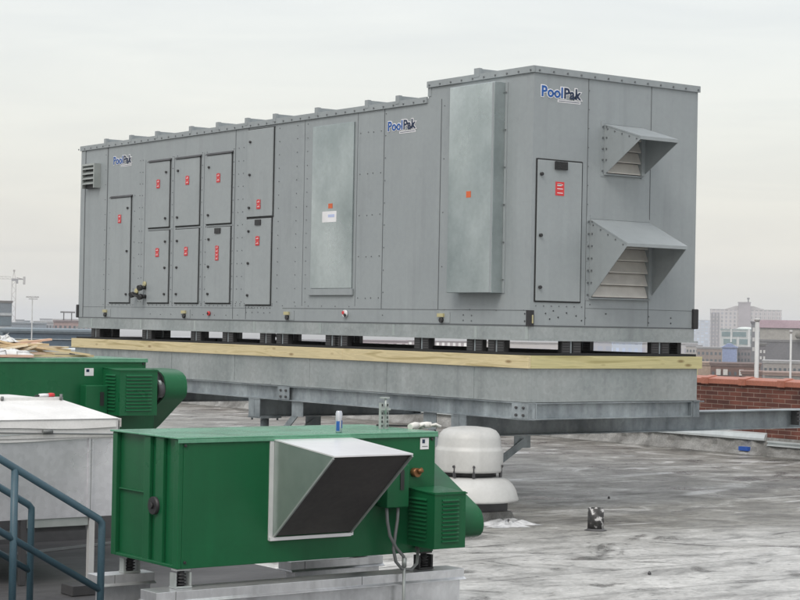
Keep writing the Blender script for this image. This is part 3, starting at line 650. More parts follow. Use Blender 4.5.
for y in (8.35, 6.95, 6.1, 5.15, 4.75, 3.62, 3.42, 1.78, .80, .42): one(i0, 'spring_isolator', curb, (0, y, 0))
for y in (9.9, 8.2, 6.6, 4.9, 3.3, 1.7, .2): one(i0, 'spring_isolator', curb, (Wd-.065, y, 0))
i1 = isolator('x'); i1.location = (.46, 0, 0)
for x in (1.80,): one(i1, 'spring_isolator', curb, (x, 0, 0))
for x in (.4, 1.3, 2.0): one(i1, 'spring_isolator', curb, (x, Ln-.06, 0))
MB().bar((X0+.3, Y0+5.55, gz1-.02), (X0+.3, Y0+5.2, gz0+.01), .03, .03).build('seismic_strut', M['dark_steel'], curb)

# ================================================================== dunnage steel
fr = thing('steel_platform', 'galvanized steel dunnage frame on posts carrying the curb and big unit', 'steel frame', (X0, Y0, 0))
def wbeam(axis, c, a0, a1, z0, z1, fw, name='beam', m=None, ends=True):
    b = MB(); t = .012
    def bb(u0, u1, v0, v1, z0_, z1_):
        if axis == 'y': b.box(v0, v1, u0, u1, z0_, z1_)
        else: b.box(u0, u1, v0, v1, z0_, z1_)
    bb(a0, a1, c-fw, c+fw, z1-t, z1); bb(a0, a1, c-fw, c+fw, z0, z0+t); bb(a0, a1, c-.005, c+.005, z0+t, z1-t)
    if ends:
        for u in (a0+.004, a1-.014): bb(u, u+.01, c-fw+.004, c+fw-.004, z0+t+.001, z1-t-.001)
    return b.build(name, m or M['steel'], fr)
bz1, bz0 = cz0-.004, Z0-1.008
wbeam('y', X0+.0, Y0-.06, Y0+Ln+.06, bz0, bz1, .055); wbeam('y', X0+Wd, Y0-.06, Y0+Ln+.06, bz0, bz1, .055)
for y in (-.0, 2.1, 4.4, 6.6, 8.6, Ln): wbeam('x', Y0+y, X0+.058, X0+Wd-.058, bz0+.002, bz1-.002, .055, ends=False)
MB().box(X0+.058, X0+.075, Y0-.055, Y0-.007, bz0+.015, bz1-.015).build('stiffener', M['steel'], fr)
b = MB(); b.box(X0+Wd-.075, X0+Wd-.0575, Y0-.055, Y0-.007, bz0+.015, bz1-.015); b.box(X0+Wd-.057, X0+Wd+.115, Y0-.07, Y0-.056, bz1-.013, bz1-.001)
b.build('stiffener', M['steel'], fr)
for y in (4.66, -.02):
    b = MB(); b.box(X0-.062, X0-.0545, Y0+y-.05, Y0+y+.22, bz0+.014, bz1-.014, 0)
    for u in (.02, .14):
        for z in (.045, .125): b.cyl((X0-.062, Y0+y+u, bz0+z+.005), (X0-.080, Y0+y+u, bz0+z+.005), .016, 6, 1)
    b.build('splice_plate', [M['steel'], M['dark_steel']], fr)
# girders below, running to the parapet
gz = bz0-.003
for y, xe in ((1.13, 22.8), (5.45, X0+Wd+.1), (9.6, X0+Wd+.1)):
    wbeam('x', Y0+y, X0-.06, xe, gz-.238, gz, .14, name='girder')
    # bolted post
    b = MB(); cx, cy = X0+.11, Y0+y
    b.box(cx-.16, cx+.16, cy-.16, cy+.16, gz-.255, gz-.239); b.cyl((cx, cy, .02), (cx, cy, gz-.256), .057, 16); b.box(cx-.15, cx+.15, cy-.15, cy+.15, .008, .022)
    for u in (-.12, .12):
        for v in (-.12, .12): b.cyl((cx+u, cy+v, gz-.285), (cx+u, cy+v, gz-.222), .014, 6)
    b.build('post', M['steel'], fr)
    b = MB(); cx = X0+Wd-.1
    b.box(cx-.16, cx+.16, cy-.16, cy+.16, gz-.255, gz-.239); b.cyl((cx, cy, .02), (cx, cy, gz-.256), .057, 16); b.box(cx-.15, cx+.15, cy-.15, cy+.15, .008, .022)
b = MB(); 
for z in (.05, .10, .15): b.box(X0+5.35, X0+5.47, Y0+1.13-.155, Y0+1.13-.142, gz-.2+z, gz-.185+z)
b.box(X0+5.40, X0+5.41, Y0+1.13-.139, Y0+1.13-.006, gz-.2, gz-.014); b.build('stiffener', M['dark_steel'], fr)
def brace(gus, p0, p1, plate, side):
    b = MB(); b.box(*plate); b.bar(p0, p1, .012, .085, side=side); b.bar(Vector(p0)+Vector(side)*.03, Vector(p1)+Vector(side)*.03, .05, .010, side=side)
    b.build('knee_brace', M['steel'], fr)
brace(0, (X0-.0, Y0+4.45, gz-.10), (X0, Y0+5.2, .35), (X0-.012, X0-.004, Y0+4.36, Y0+4.62, gz-.19, gz-.001), (1, 0, 0))
brace(0, (X0-.0, Y0+1.78, gz-.10), (X0, Y0+1.3, .35), (X0-.012, X0-.004, Y0+1.60, Y0+1.84, gz-.19, gz-.001), (1, 0, 0))
brace(0, (X0+.78, Y0+.96, gz-.30), (X0+.22, Y0+1.05, .35), (X0+.64, X0+.88, Y0+.985, Y0+.993, gz-.38, gz-.240), (0, 1, 0))
brace(0, (X0+.80, Y0+5.28, gz-.30), (X0+.22, Y0+5.37, .35), (X0+.66, X0+.90, Y0+5.305, Y0+5.313, gz-.38, gz-.240), (0, 1, 0))

# ================================================================== green fan units
def louvred_cover(mb, x0, x1, y0, y1, z0, z1, m=0):
    """box with rows of pressed slots on the two faces seen (min x, min y)"""
    mb.box(x0, x1, y0, y1, z0, z1, m)
def green_unit(label, A, w, d, zb, zt, cov, scroll, big):
    t = thing('fan_unit', label, 'fan unit', (A[0], A[1], zb), 'green rooftop fan units')
    x0, y0 = A; x1, y1 = x0+w, y0+d
    b = MB()
    if big: b.box(x0, x1, y0, y1, zb, zt-.012)
    else:
        b.box(x0+.03, x1, y0+.0, y1, zb+.0, zt-.012)
        # ribbed end panel
        for (a, c, e) in ((y0, y0+.06, 0), (y0+.20, y0+.30, .004), (y0+.37, y0+.45, .004), (y1-.06, y1, 0)): b.box(x0+e, x0+.029, a+.0005, c, zb+.001, zt-.013)
        b.box(x0+.012, x0+.029, y0+.46, y1-.07, zb+.425, zb+.435); b.box(x0+.002, x0+.029, y0+.061, y1-.061, zb+.0005, zb+.02)
    for (xx, zz) in ((x0+.04, zt-.05), (x1-.03, zt-.05), (x1-.03, zb+.04), (x0+.05, zb+.04)): b.cyl((xx, y0+.001, zz), (xx, y0-.012, zz), .010, 8, 1)
    b.build('casing', [M['green'], M['black']], t, bevel=.004)
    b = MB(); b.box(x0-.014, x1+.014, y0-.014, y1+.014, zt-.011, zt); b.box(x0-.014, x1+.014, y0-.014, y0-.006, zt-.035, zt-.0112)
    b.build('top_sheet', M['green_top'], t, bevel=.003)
    # scroll: teardrop in the y-z plane, drawn out along x
    prof, sx0, sx1 = scroll
    b = MB(); b.prism(prof, 'x', sx0, sx1, 0, True); sc_ = b.build('scroll_housing', M['green'], t)
    es = sc_.modifiers.new('edge', 'EDGE_SPLIT'); es.split_angle = R(35)
    # motor cover with louvre slots
    cx0, cx1, cy0, cy1, cz0_, cz1_ = cov
    b = MB(); b.box(cx0, cx1, cy0, cy1, cz0_, cz1_-.006); b.prism([(cy0-.008, cz1_-.012), (cy1, cz1_+.006), (cy1, cz1_+.0), (cy0-.008, cz1_-.02)], 'x', cx0-.006, cx1+.008)
    nsl = 11
    hh = (cz1_-cz0_-.08)/nsl; xm0, xm1 = cx0+.06, cx1-.06
    ym0, ym1 = cy0+.08, min(cy1, cy0+.27)
    for k in range(nsl):
        z = cz0_+.04+k*hh
        b.prism([(cy0-.0005, z+hh*.62), (cy0-.013, z+hh*.18), (cy0-.013, z+hh*.1), (cy0-.0005, z+hh*.1)], 'x', xm0, xm1, 0); b.box(xm0, xm1, cy0-.003, cy0-.0005, z, z+hh*.1, 1)
        b.prism([(cx0-.0005, z+hh*.62), (cx0-.013, z+hh*.18), (cx0-.013, z+hh*.1), (cx0-.0005, z+hh*.1)], 'y', ym0, ym1, 0); b.box(cx0-.003, cx0-.0005, ym0, ym1, z, z+hh*.1, 1)
    b.build('motor_cover', [M['green'], M['black']], t)
    return t
# near unit
gx, gy = 5.642, 9.903
scr1 = [(10.60, 1.20), (10.285, 1.068), (9.955, .894), (9.82, .822), (9.775, .79), (9.752, .744), (9.745, .697), (9.753, .656), (9.775, .63), (9.81, .614), (9.95, .589), (10.60, .56)]
g1 = green_unit('green fan unit with white discharge hood, in front of the mushroom fan', (gx, gy), 1.955, .862, .522, 1.322,
                (7.378, 7.634, 9.61, 9.902, .577, .95), (scr1, 7.598, 7.90), False)
b = MB(); b.cyl((gx+.028, gy+.29, .885), (gx-.02, gy+.29, .885), .055, 20); b.cyl((gx-.02, gy+.29, .885), (gx-.035, gy+.29, .885), .02, 10); b.build('access_knob', M['black'], g1)
b = MB(); b.box(7.06, 7.12, gy-.05, gy-.001, .87, 1.16); b.box(7.121, 7.297, gy-.12, gy-.001, .84, 1.118); dsb = b.build('disconnect_box', M['green'], g1, bevel=.006)
MB().box(7.222, 7.252, gy-.127, gy-.121, .955, 1.085).build('switch_handle', M['black'], dsb)
b = MB(); b.cyl((7.42, gy-.001, 1.055), (7.42, gy-.05, 1.055), .030, 10); b.cyl((7.42, gy-.05, 1.06), (7.45, gy-.06, 1.075), .018, 8); b.build('brass_fitting', M['brass'], g1)
b = MB(); b.box(7.505-.035, 7.505+.035, gy-.004, gy-.001, 1.205, 1.280, 0); b.box(7.485, 7.507, gy-.0055, gy-.0041, 1.245, 1.271, 1); b.box(7.485, 7.53, gy-.0055, gy-.0041, 1.222, 1.227, 2); b.build('maker_label', [M['white'], M['navy_ink'], M['conduit']], g1)
b = MB(); b.tube([(7.140, gy-.09, .84), (7.141, gy-.10, .75), (7.155, gy-.11, .66), (7.20, gy-.12, .58), (7.262, gy-.12, .52), (7.275, gy-.12, .46)], .011); b.tube([(7.232, gy-.09, .84), (7.222, gy-.10, .76), (7.20, gy-.11, .67), (7.186, gy-.11, .57), (7.20, gy-.12, .49), (7.25, gy-.12, .44), (7.33, gy-.11, .425), (7.40, gy-.08, .46), (7.44, gy-.04, .54), (7.45, gy-.0, .57)], .011); b.build('flexible_conduit', M['conduit'], g1)
b = MB(); b.cyl((7.268, gy-.12, .01), (7.268, gy-.12, .47), .011, 10); b.cyl((7.268, gy-.12, .45), (7.268, gy-.12, .51), .016, 10); b.box(7.24, 7.30, gy-.15, gy-.09, .0, .012); b.build('conduit_riser', M['lip'], g1)
# white discharge hood
hx0, hx1, hz1, hz0, ty, tz = 6.318, 6.905, 1.295, .685, .671, 1.235
b = MB(); pf = [(gy-.001, hz1), (gy-ty, tz), (gy-ty, tz-.008), (gy-.02, hz0), (gy-.001, hz0)]
b.prism(pf, 'x', hx0, hx0+.006, 1); b.prism(pf, 'x', hx1-.006, hx1, 1)
b.prism([(gy-.001, hz1+.003), (gy-ty-.006, tz+.003), (gy-ty-.006, tz-.006), (gy-.001, hz1-.004)], 'x', hx0-.003, hx1+.003, 0)
b.box(hx0-.03, hx0-.001, gy-.010, gy-.0005, hz0-.02, hz1+.01, 0); b.box(hx1+.001, hx1+.03, gy-.010, gy-.0005, hz0-.02, hz1+.01, 0); b.box(hx0, hx1, gy-.010, gy-.0005, hz1+.004, hz1+.022, 0); b.box(hx0-.03, hx1, gy-.03, gy-.011, hz0-.022, hz0-.001, 0)
b.bar((hx0-.001, gy-ty, tz-.012), (hx0-.001, gy-.022, hz0), .012, .012, 2); b.bar((hx1+.001, gy-ty, tz-.012), (hx1+.001, gy-.022, hz0), .012, .012, 2)
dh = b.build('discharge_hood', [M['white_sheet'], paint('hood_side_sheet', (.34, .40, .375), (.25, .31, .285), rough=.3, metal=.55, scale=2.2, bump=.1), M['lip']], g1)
nx = Vector((0, -(tz-hz0), -(ty-.02)))
b = MB()
o_ = .0
b.quad([(hx0+.007, gy-ty+.012, tz-.012), (hx1-.007, gy-ty+.012, tz-.012), (hx1-.007, gy-.03, hz0+.008), (hx0+.007, gy-.03, hz0+.008)], 0)
b.quad([(hx0+.007, gy-ty+.016, tz-.010), (hx1-.007, gy-ty+.016, tz-.010), (hx1-.007, gy-.026, hz0+.010), (hx0+.007, gy-.026, hz0+.010)], 0)
b.build('bird_screen', M['mesh'], dh)
# spring feet
def foot(x, y, z0, z1, m1, name='spring_foot', parent=None):
    b = MB(); h = z1-z0
    b.box(x-.06, x+.06, y-.035, y+.035, z0, z0+.012); b.cyl((x, y, z0+.0125), (x, y, z1-.012), .022, 10, 1)
    for k in range(4): b.cyl((x, y, z0+.02+k*(h-.04)/4), (x, y, z0+.028+k*(h-.04)/4), .034, 12, 1)
    for s in (-1, 1): b.box(x+s*.052-.007, x+s*.052+.007, y-.03, y+.03, z0+.0125, z0+h*.8)
    b.box(x-.05, x+.05, y-.03, y+.03, z1-.0115, z1-.0005)
    return b.build(name, [m1, M['black']], parent)
foot(5.632+.06, gy+.04, .405, .522, M['lip'], parent=g1); foot(5.75, gy+.80, .405, .522, M['lip'], parent=g1)
foot(7.545, gy+.04, .405, .522, M['black'], parent=g1); foot(7.545, gy+.80, .405, .522, M['lip'], parent=g1)
def rail_curb(label, x0, x1, y, zt, w=.20, inset=.12, rm='rail_metal'):
    t = thing('equipment_rail', label, 'equipment rail', (x0, y, 0), 'sheet metal equipment rails')
    b = MB(); b.box(x0, x1, y-w/2, y+w/2, zt-.060, zt); b.prism([(y-w/2-.001, zt-.052), (y-w/2-.022, zt-.066), (y-w/2-.022, zt-.070), (y+w/2+.02, zt-.070), (y+w/2+.02, zt-.066), (y+w/2+.001, zt-.0605), (y-w/2-.001, zt-.0605)], 'x', x0-.004, x1+.004); b.build('rail_cap', M[rm], t, bevel=.003)
    b = MB(); b.box(x0+inset, x1-.02, y-w/2+.02, y+w/2-.02, 0, zt-.0725); b.build('rail_curb', M[rm], t)
    b = MB()
    for xx in ((x0+.13, x0+1.5) if x1-x0 > 1.5 else (x0+.11,)): b.box(xx, xx+.004, y-w/2-.002, y-w/2, zt-.063, zt-.001)
    b.build('joint', M['conduit'], t)
rail_curb('front sheet metal rail carrying the near green fan unit', 5.46, 7.80, gy+.02, .403)
rail_curb('short rear sheet metal rail under the far left corner of near green unit', 5.50, 5.90, gy+.82, .403, .16, .05)
rail_curb('short rear sheet metal rail under the right half of near green unit', 6.95, 7.72, gy+.82, .403, .16, .05)
# far green unit (larger)
scr2 = [(16.05, 1.30), (16.05, 1.50), (15.95, 1.55), (15.736, 1.57), (15.542, 1.566), (15.46, 1.555), (15.388, 1.533), (15.335, 1.50), (15.31, 1.451), (15.302, 1.40), (15.306, 1.348), (15.335, 1.305), (15.378, 1.279), (15.811, 1.02), (16.05, .9)]
g2 = green_unit('green fan unit half hidden behind the white duct, planks on its top', (6.2, 15.5), 2.254, .95, .62, 1.665,
                (8.01, 8.395, 15.166, 15.499, 1.152, 1.578), (scr2, 8.56, 8.79), True)
b = MB(); b.box(8.456, 8.56, 15.52, 16.0, .95, 1.5); b.build('inlet_neck', M['green'], g2)
b = MB(); cyy = 15.42
b.cyl((8.46, 15.47, 1.40), (8.555, 15.47, 1.40), .13, 24, 0); b.cyl((8.46, 15.33, 1.38), (8.53, 15.33, 1.38), .075, 20, 1); b.cyl((8.47, 15.30, 1.44), (8.50, 15.30, 1.44), .03, 12, 2)
b.build('fan_motor', [M['black'], M['dark_steel'], M['lip']], g2)
b = MB(); b.prism([(p[0]*1.0+.02, p[1]) for p in scr2[2:14]], 'x', 8.553, 8.5595); b.build('inlet_opening', M['black'], g2)
b = MB(); b.box(7.776, 8.0, 15.38, 15.499, 1.0, 1.422); dsb = b.build('disconnect_box', M['green'], g2, bevel=.008); MB().box(7.92, 7.958, 15.372, 15.379, 1.235, 1.36).build('switch_handle', M['black'], dsb)
b = MB(); b.box(7.82, 7.91, 15.496, 15.499, 1.505, 1.575, 0); b.box(7.835, 7.865, 15.494, 15.4959, 1.54, 1.565, 1); b.build('maker_label', [M['white'], M['navy_ink']], g2)
for xx, yy in ((6.3, 15.55), (8.38, 15.55), (6.3, 16.4), (8.38, 16.4)): foot(xx, yy, .50, .62, M['lip'], parent=g2)
rail_curb('front sheet metal rail under the far green fan unit', 6.1, 8.5, 15.55, .50, rm='dark_steel'); rail_curb('rear sheet metal rail under the far green fan unit', 6.1, 8.5, 16.38, .50, rm='dark_steel')

# ================================================================== sheet metal duct plenum
dp = thing('duct_plenum', 'pale sheet metal duct with white capped top behind the blue handrails', 'duct', (5.4, 13.0, 0))
dx0, dx1, dy0, dy1 = 3.6, 6.82, 13.0, 14.9
b = MB(); b.box(dx0, dx1, dy0, dy1, .505, 1.118, 0)
for x in (3.9, 5.72): b.box(x, x+.004, dy0-.004, dy0-.0005, .51, 1.115, 1)
b.box(6.60, 6.64, dy0-.018, dy0-.0005, .51, 1.115, 0); b.box(6.62, 6.624, dy0-.021, dy0-.0185, .51, 1.115, 1)
b.build('duct_body', [M['duct_sheet'], M['conduit']], dp, bevel=.003)
b = MB(); rnd = random.Random(5)
# eave bands: three slightly wavy layers of membrane and flashing
def band(z0, z1, out_, m):
    n = 40
    for k in range(n):
        xa = dx0-.03+(dx1+.03-dx0)*k/n; xb = dx0-.03+(dx1+.03-dx0)*(k+1)/n
        za, zb_ = [z0+.008*math.sin(u*5+z0*40) for u in (xa, xb)]
        b.quad([(xa, dy0-out_, za), (xb, dy0-out_, zb_), (xb, dy0-out_+.012, z1), (xa, dy0-out_+.012, z1)], m)
    b.quad([(dx1+out_, dy0-out_, z0), (dx1+out_, dy1, z0), (dx1+out_, dy1, z1), (dx1+out_, dy0-out_, z1)], m)
band(1.10, 1.150, .022, 0); band(1.145, 1.20, .032, 1); band(1.195, 1.262, .042, 0)
b.build('eave_flashing', [M['duct_top'], M['flash']], dp)
b = MB(); b.bar((4.6, dy0-.052, 1.205), (6.84, dy0-.05, 1.137), .006, .012); b.cyl((6.19, dy0-.06, 1.172), (6.27, dy0-.06, 1.172), .016, 8); b.build('cover_strap', M['conduit'], dp)
b = MB(); ez, tz_ = 1.262, 1.385
E_ = [(dx0-.04, dy0-.04, ez), (dx1+.03, dy0-.04, ez), (dx1+.03, dy1+.03, ez), (dx0-.04, dy1+.03, ez)]
T_ = [(dx0+.1, 13.5, tz_), (6.62, 13.5, tz_), (6.62, 14.5, tz_), (dx0+.1, 14.5, tz_)]
for k in range(4): b.quad([E_[k], E_[(k+1) % 4], T_[(k+1) % 4], T_[k]])
b.quad(T_); b.box(dx0-.03, dx1+.02, dy0-.03, dy1+.02, 1.119, 1.2615); b.build('hipped_cover', M['duct_top'], dp)
b = MB(); b.box(dx0+.3, 6.62, 13.49, 13.53, tz_-.01, tz_+.022, 0); b.box(dx0+.3, 6.05, 13.60, 13.66, tz_+.001, tz_+.05, 0); b.cyl((6.60, 13.48, tz_), (6.60, 13.48, tz_+.045), .012, 8, 1); b.cyl((6.10, 13.48, tz_+.0), (6.10, 13.48, tz_+.03), .012, 8, 1)
b.build('ridge_flange', [M['duct_top'], M['conduit']], dp)
for (x, m) in ((6.65, M['pole']), (6.08, M['dark_steel']), (4.4, M['dark_steel'])):
    MB().box(x-.022, x+.022, dy0+.0, dy0+.045, .012, .504).build('leg', m, dp)
for x in (6.60, 6.08, 4.4): MB().box(x-.022, x+.022, dy1-.1, dy1-.055, .012, .504).build('leg', M['dark_steel'], dp)
b = MB(); b.box(6.11, 6.62, dy0+.01, dy0+.06, .44, .5045, 0); b.box(6.11, 6.62, dy0+.055, dy0+.10, .40, .44, 1); b.build('base_angle', [M['lip'], M['dark_steel']], dp)
b = MB(); b.box(3.7, 6.05, dy0+.05, dy0+.09, .36, .42); b.build('base_channel', M['conduit'], dp)
o = MB().box(6.16, 6.56, 12.33, 12.52, .008, .085).build('timber_block', M['dark_steel'], None, bevel=.006); tag(o, 'short dark timber block lying on the roof beside the handrail post', 'block')
o = MB().bar((5.9, 14.4, .02), (8.1, 15.1, .02), .03, .02).build('conduit_run', M['conduit']); tag(o, 'thin grey conduit lying on the roof beneath the raised duct', 'conduit')
# red and white rag on the duct
o = MB().tube([(6.50, 13.50, 1.422), (6.52, 13.50, 1.424), (6.55, 13.51, 1.422)], .016, 8, 1).tube([(6.42, 13.5, 1.420), (6.46, 13.50, 1.422), (6.50, 13.50, 1.422)], .013, 8, 0).tube([(6.385, 13.5, 1.416), (6.42, 13.5, 1.418)], .008, 6, 2).build('sealant_tube', [M['white'], M['red'], M['black']]); tag(o, 'red and white tube lying on the ridge of the pale duct cover', 'tube')

# ================================================================== things on the near green unit
def can(c):
    t = thing('drink_can', 'tall silver and blue drink can standing on the near green unit', 'drink can', c)
    MB().lathe(c, [(.019, 0), (.0225, .006), (.0225, .125), (.019, .136), (.0185, .140)], 20).build('can_body', paint('silver_can', (.55, .57, .62), (.45, .47, .52), rough=.25, metal=.6), t)
    b = MB()
    for a0_, a1_, z0_, z1_ in ((3.3, 4.35, .012, .075), (4.9, 5.5, .03, .08)):
        n = 6
        for k in range(n):
            u, v = a0_+(a1_-a0_)*k/n, a0_+(a1_-a0_)*(k+1)/n; r = .0230
            b.quad([(c[0]+r*math.cos(u), c[1]+r*math.sin(u), c[2]+z0_), (c[0]+r*math.cos(v), c[1]+r*math.sin(v), c[2]+z0_), (c[0]+r*math.cos(v), c[1]+r*math.sin(v), c[2]+z1_), (c[0]+r*math.cos(u), c[1]+r*math.sin(u), c[2]+z1_)], 0, True)
    b.build('blue_print', M['blue_ink'], t)
    MB().cyl((c[0], c[1], c[2]+.1402), (c[0], c[1], c[2]+.1415), .016, 16).build('can_lid', M['lip'], t)
can((6.879, 10.0, 1.3225))
sb = thing('strut_bracket', 'upright pair of galvanized slotted struts standing on the near green unit', 'bracket', (7.439, 10.27, 1.3225))
zz = 1.3225
for s in (-1, 1):
    b = MB(); cx = 7.436+s*.022; b.box(cx-.011, cx+.011, 10.262, 10.266, zz, zz+.175, 0); b.box(cx-.011, cx-.008, 10.266, 10.285, zz, zz+.175, 0); b.box(cx+.008, cx+.011, 10.266, 10.285, zz, zz+.175, 0)
    for k in range(6): b.box(cx-.004, cx+.004, 10.259, 10.2615, zz+.012+k*.028, zz+.028+k*.028, 1)
    b.build('slotted_strut', [M['lip'], M['black']], sb)
b = MB(); b.box(7.395, 7.477, 10.250, 10.258, zz+.125, zz+.140); b.cyl((7.436, 10.254, zz+.10), (7.436, 10.254, zz+.212), .008, 8); b.box(7.412, 7.460, 10.24, 10.29, zz+.205, zz+.215); b.build('clamp', M['lip'], sb)
o = MB().bar((7.54, 10.50, 1.332), (7.735, 10.32, 1.332), .03, .012).build('pry_bar', M['black']); tag(o, 'flat black bar lying on top of the near green unit', 'pry bar')
def glove(c, rz, label):
    t = MB(); cs, sn = math.cos(rz), math.sin(rz)
    def P(u, v, z): return (c[0]+cs*u-sn*v, c[1]+sn*u+cs*v, c[2]+z)
    t.tube([P(-.06, 0, .012), P(-.03, 0, .018), P(0, 0, .022), P(.03, 0, .02)], .022, 10)
    for k, (v, l) in enumerate(((-.024, .055), (-.008, .07), (.008, .068), (.024, .05))): t.tube([P(.02, v, .018), P(.03+l*.5, v*1.15, .028-.004*k), P(.03+l, v*1.2, .010)], .0095, 8)
    t.tube([P(-.02, .018, .015), P(.0, .042, .022), P(.02, .055, .012)], .010, 8)
    o = t.build('work_glove', M['glove']); tag(o, label, 'glove', 'pair of work gloves on the green unit')
glove((7.665, 10.22, 1.3225), .3, 'white work glove at the left of the pair on the near green unit')
glove((7.775, 10.235, 1.3225), -.35, 'white work glove at the right of the pair, near the corner of the green unit')

# ================================================================== mushroom roof fan and vent stub
fc = (12.10, 15.19, 0)
mf = thing('mushroom_fan', 'white spun metal mushroom exhaust fan standing behind the near green unit', 'roof fan', fc)
b = MB(); b.lathe(fc, [(.352, .52), (.356, .545), (.356, .735), (.352, .752), (.338, .768), (.332, .79), (.326, .86), (.31, .905), (.275, .945), (.22, .968), (.10, .982), (.02, .984)], 56); b.build('motor_dome', M['dome'], mf)
b = MB(); b.lathe(fc, [(.522, .225), (.522, .245), (.512, .27), (.495, .33), (.46, .39), (.41, .435), (.35, .462), (.30, .470), (.05, .472)], 56); b.build('skirt', M['dome'], mf)
b = MB(); b.lathe(fc, [(.285, .47), (.285, .53)], 32); b.build('gap_ring', M['black'], mf)
b = MB(); b.box(fc[0]-.29, fc[0]+.29, fc[1]-.29, fc[1]+.29, .12, .26); b.build('fan_curb', M['dark_steel'], mf)
b = MB(); b.prism([(fc[0]-.30, .119), (fc[0]+.30, .119), (fc[0]+.38, .003), (fc[0]-.38, .003)], 'y', fc[1]-.34, fc[1]+.34); b.build('curb_flashing', M['membrane'], mf)
for a in (-2.1, -1.0, .2, 1.3, 2.5, 3.6):
    u, v = math.cos(a), math.sin(a); b = MB(); b.box(fc[0]+u*.345-.012, fc[0]+u*.345+.012, fc[1]+v*.345-.012, fc[1]+v*.345+.012, .47, .60); b.cyl((fc[0]+u*.358, fc[1]+v*.358, .585), (fc[0]+u*.372, fc[1]+v*.372, .585), .014, 8); b.build('clip', M['dark_steel'], mf)
def stub_mat():
    m, nt, b_ = new_mat('tarred_pipe'); mp_ = coords(nt); n = N(nt, 'ShaderNodeTexNoise', Scale=16.0, Detail=5.0); nt.links.new(mp_.outputs[0], n.inputs['Vector'])
    r = ramp(nt, n.outputs[0], [(.40, (.02, .02, .02)), (.56, (.05, .05, .05)), (.62, (.5, .5, .5))]); nt.links.new(r.outputs[0], b_.inputs['Base Color']); b_.inputs['Roughness'].default_value = .6; return m
vp = thing('vent_pipe', 'short black tar stained vent pipe standing on the open roof', 'vent pipe', (12.71, 13.90, 0))
b = MB(); c = (12.71, 13.90, 0)
b.lathe(c, [(.082, .0), (.080, .225), (.070, .225), (.068, .10), (.02, .10)], 28); b.build('pipe', stub_mat(), vp)
b = MB(); b.lathe(c, [(.115, .002), (.092, .010), (.083, .02), (.0825, .021)], 28); b.build('pipe_flashing', M['dark_roof'], vp)
for k, (x, y) in enumerate(((10.85, 11.2), (13.6, 17.9), (15.2, 16.4))):
    rnd = random.Random(k+20); mb = MB(); s_ = .014
    mb.lathe((x, y, 0), [(s_, .001), (s_*1.1, .012), (s_*.6, .026), (s_*.1, .03)], 7)
    o = mb.build('pebble', M['dark_steel']); tag(o, 'small dark pebble lying loose on the pale roof coating', 'pebble', 'loose pebbles on the roof')

# ================================================================== stair with blue handrails
st = thing('stair', 'steel stair with slate blue pipe handrails in the lower left foreground', 'staircase', (5.13, 9.9, 0))
slope = (-.869+1.199)/(4.568-5.129)      # rise over run along x
za = 2.04-1.199; zl = 2.04-1.606
def railset(y):
    r = .0215
    b = MB(); xe = 5.129
    def zt(x): return za+slope*(x-xe)
    def zm(x): return zl+slope*(x-xe)
    b.tube([(2.6, y, zt(2.6)), (xe-.02, y, zt(xe-.02)), (xe, y, zt(xe)-.012), (xe, y, zt(xe)-.05), (xe, y, -.0)], r, 14)
    b.cyl((2.6, y, zm(2.6)), (xe, y, zm(xe)), r*.92, 14)
    for x in (4.568, 3.95, 3.3): b.cyl((x, y, zt(x)-.94), (x, y, zt(x)-.005), r, 14)
    b.build('handrail', M['rail_blue'], st)
    b = MB(); b.prism([(2.6, zt(2.6)-1.2), (xe, .12), (xe, .02), (xe-.2, .0), (2.6, zt(2.6)-1.45)], 'y', y-.01, y+.01); b.build('stringer', M['rail_blue'], st)
railset(9.902); railset(10.86)
for k in range(9):
    x = 4.95-k*.27; z = .0+k*.159-.0; z = max(z, .006); MB().box(x-.14, x+.13, 9.93, 10.83, z, z+.03).build('tread', M['dark_steel'], st)

# ================================================================== timber pile on the far green unit
rnd = random.Random(11)
pl = [(6.25, 8.0, 15.72, 1.668, .0, 'plank', 'lowest plank of the pile, reaching furthest right'), (6.2, 7.83, 15.85, 1.690, .02, 'plank2', 'pale plank second from the bottom of the pile'),
      (6.15, 7.75, 16.0, 1.716, -.02, 'plank', 'tan plank in the middle of the pile'), (6.2, 7.80, 15.95, 1.742, .03, 'plank2', 'cream plank in the upper middle of the pile'),
      (6.3, 7.58, 15.80, 1.768, .0, 'plank', 'tan plank just below the topmost plank of pile'), (6.25, 7.60, 16.05, 1.795, -.03, 'plank2', 'topmost cream plank of the pile, at its left half'),
      (6.4, 7.50, 15.62, 1.690, .05, 'plank3', 'pinkish plank at the front of the pile'), (6.2, 7.30, 15.60, 1.668, -.04, 'plank3', 'pinkish plank at the front, lowest of its colour'),
      (6.3, 7.40, 16.2, 1.742, .04, 'plank', 'tan plank at the back of the pile')]
for (x0, x1, y, z, a, m, lab) in pl:
    b = MB(); b.bar((x0, y, z+.012), (x1, y+a*2, z+.012+rnd.uniform(-.004, .01)), .10, .02)
    o = b.build('plank', M[m]); tag(o, lab, 'plank', 'planks piled on the far green unit')
rnd = random.Random(23)
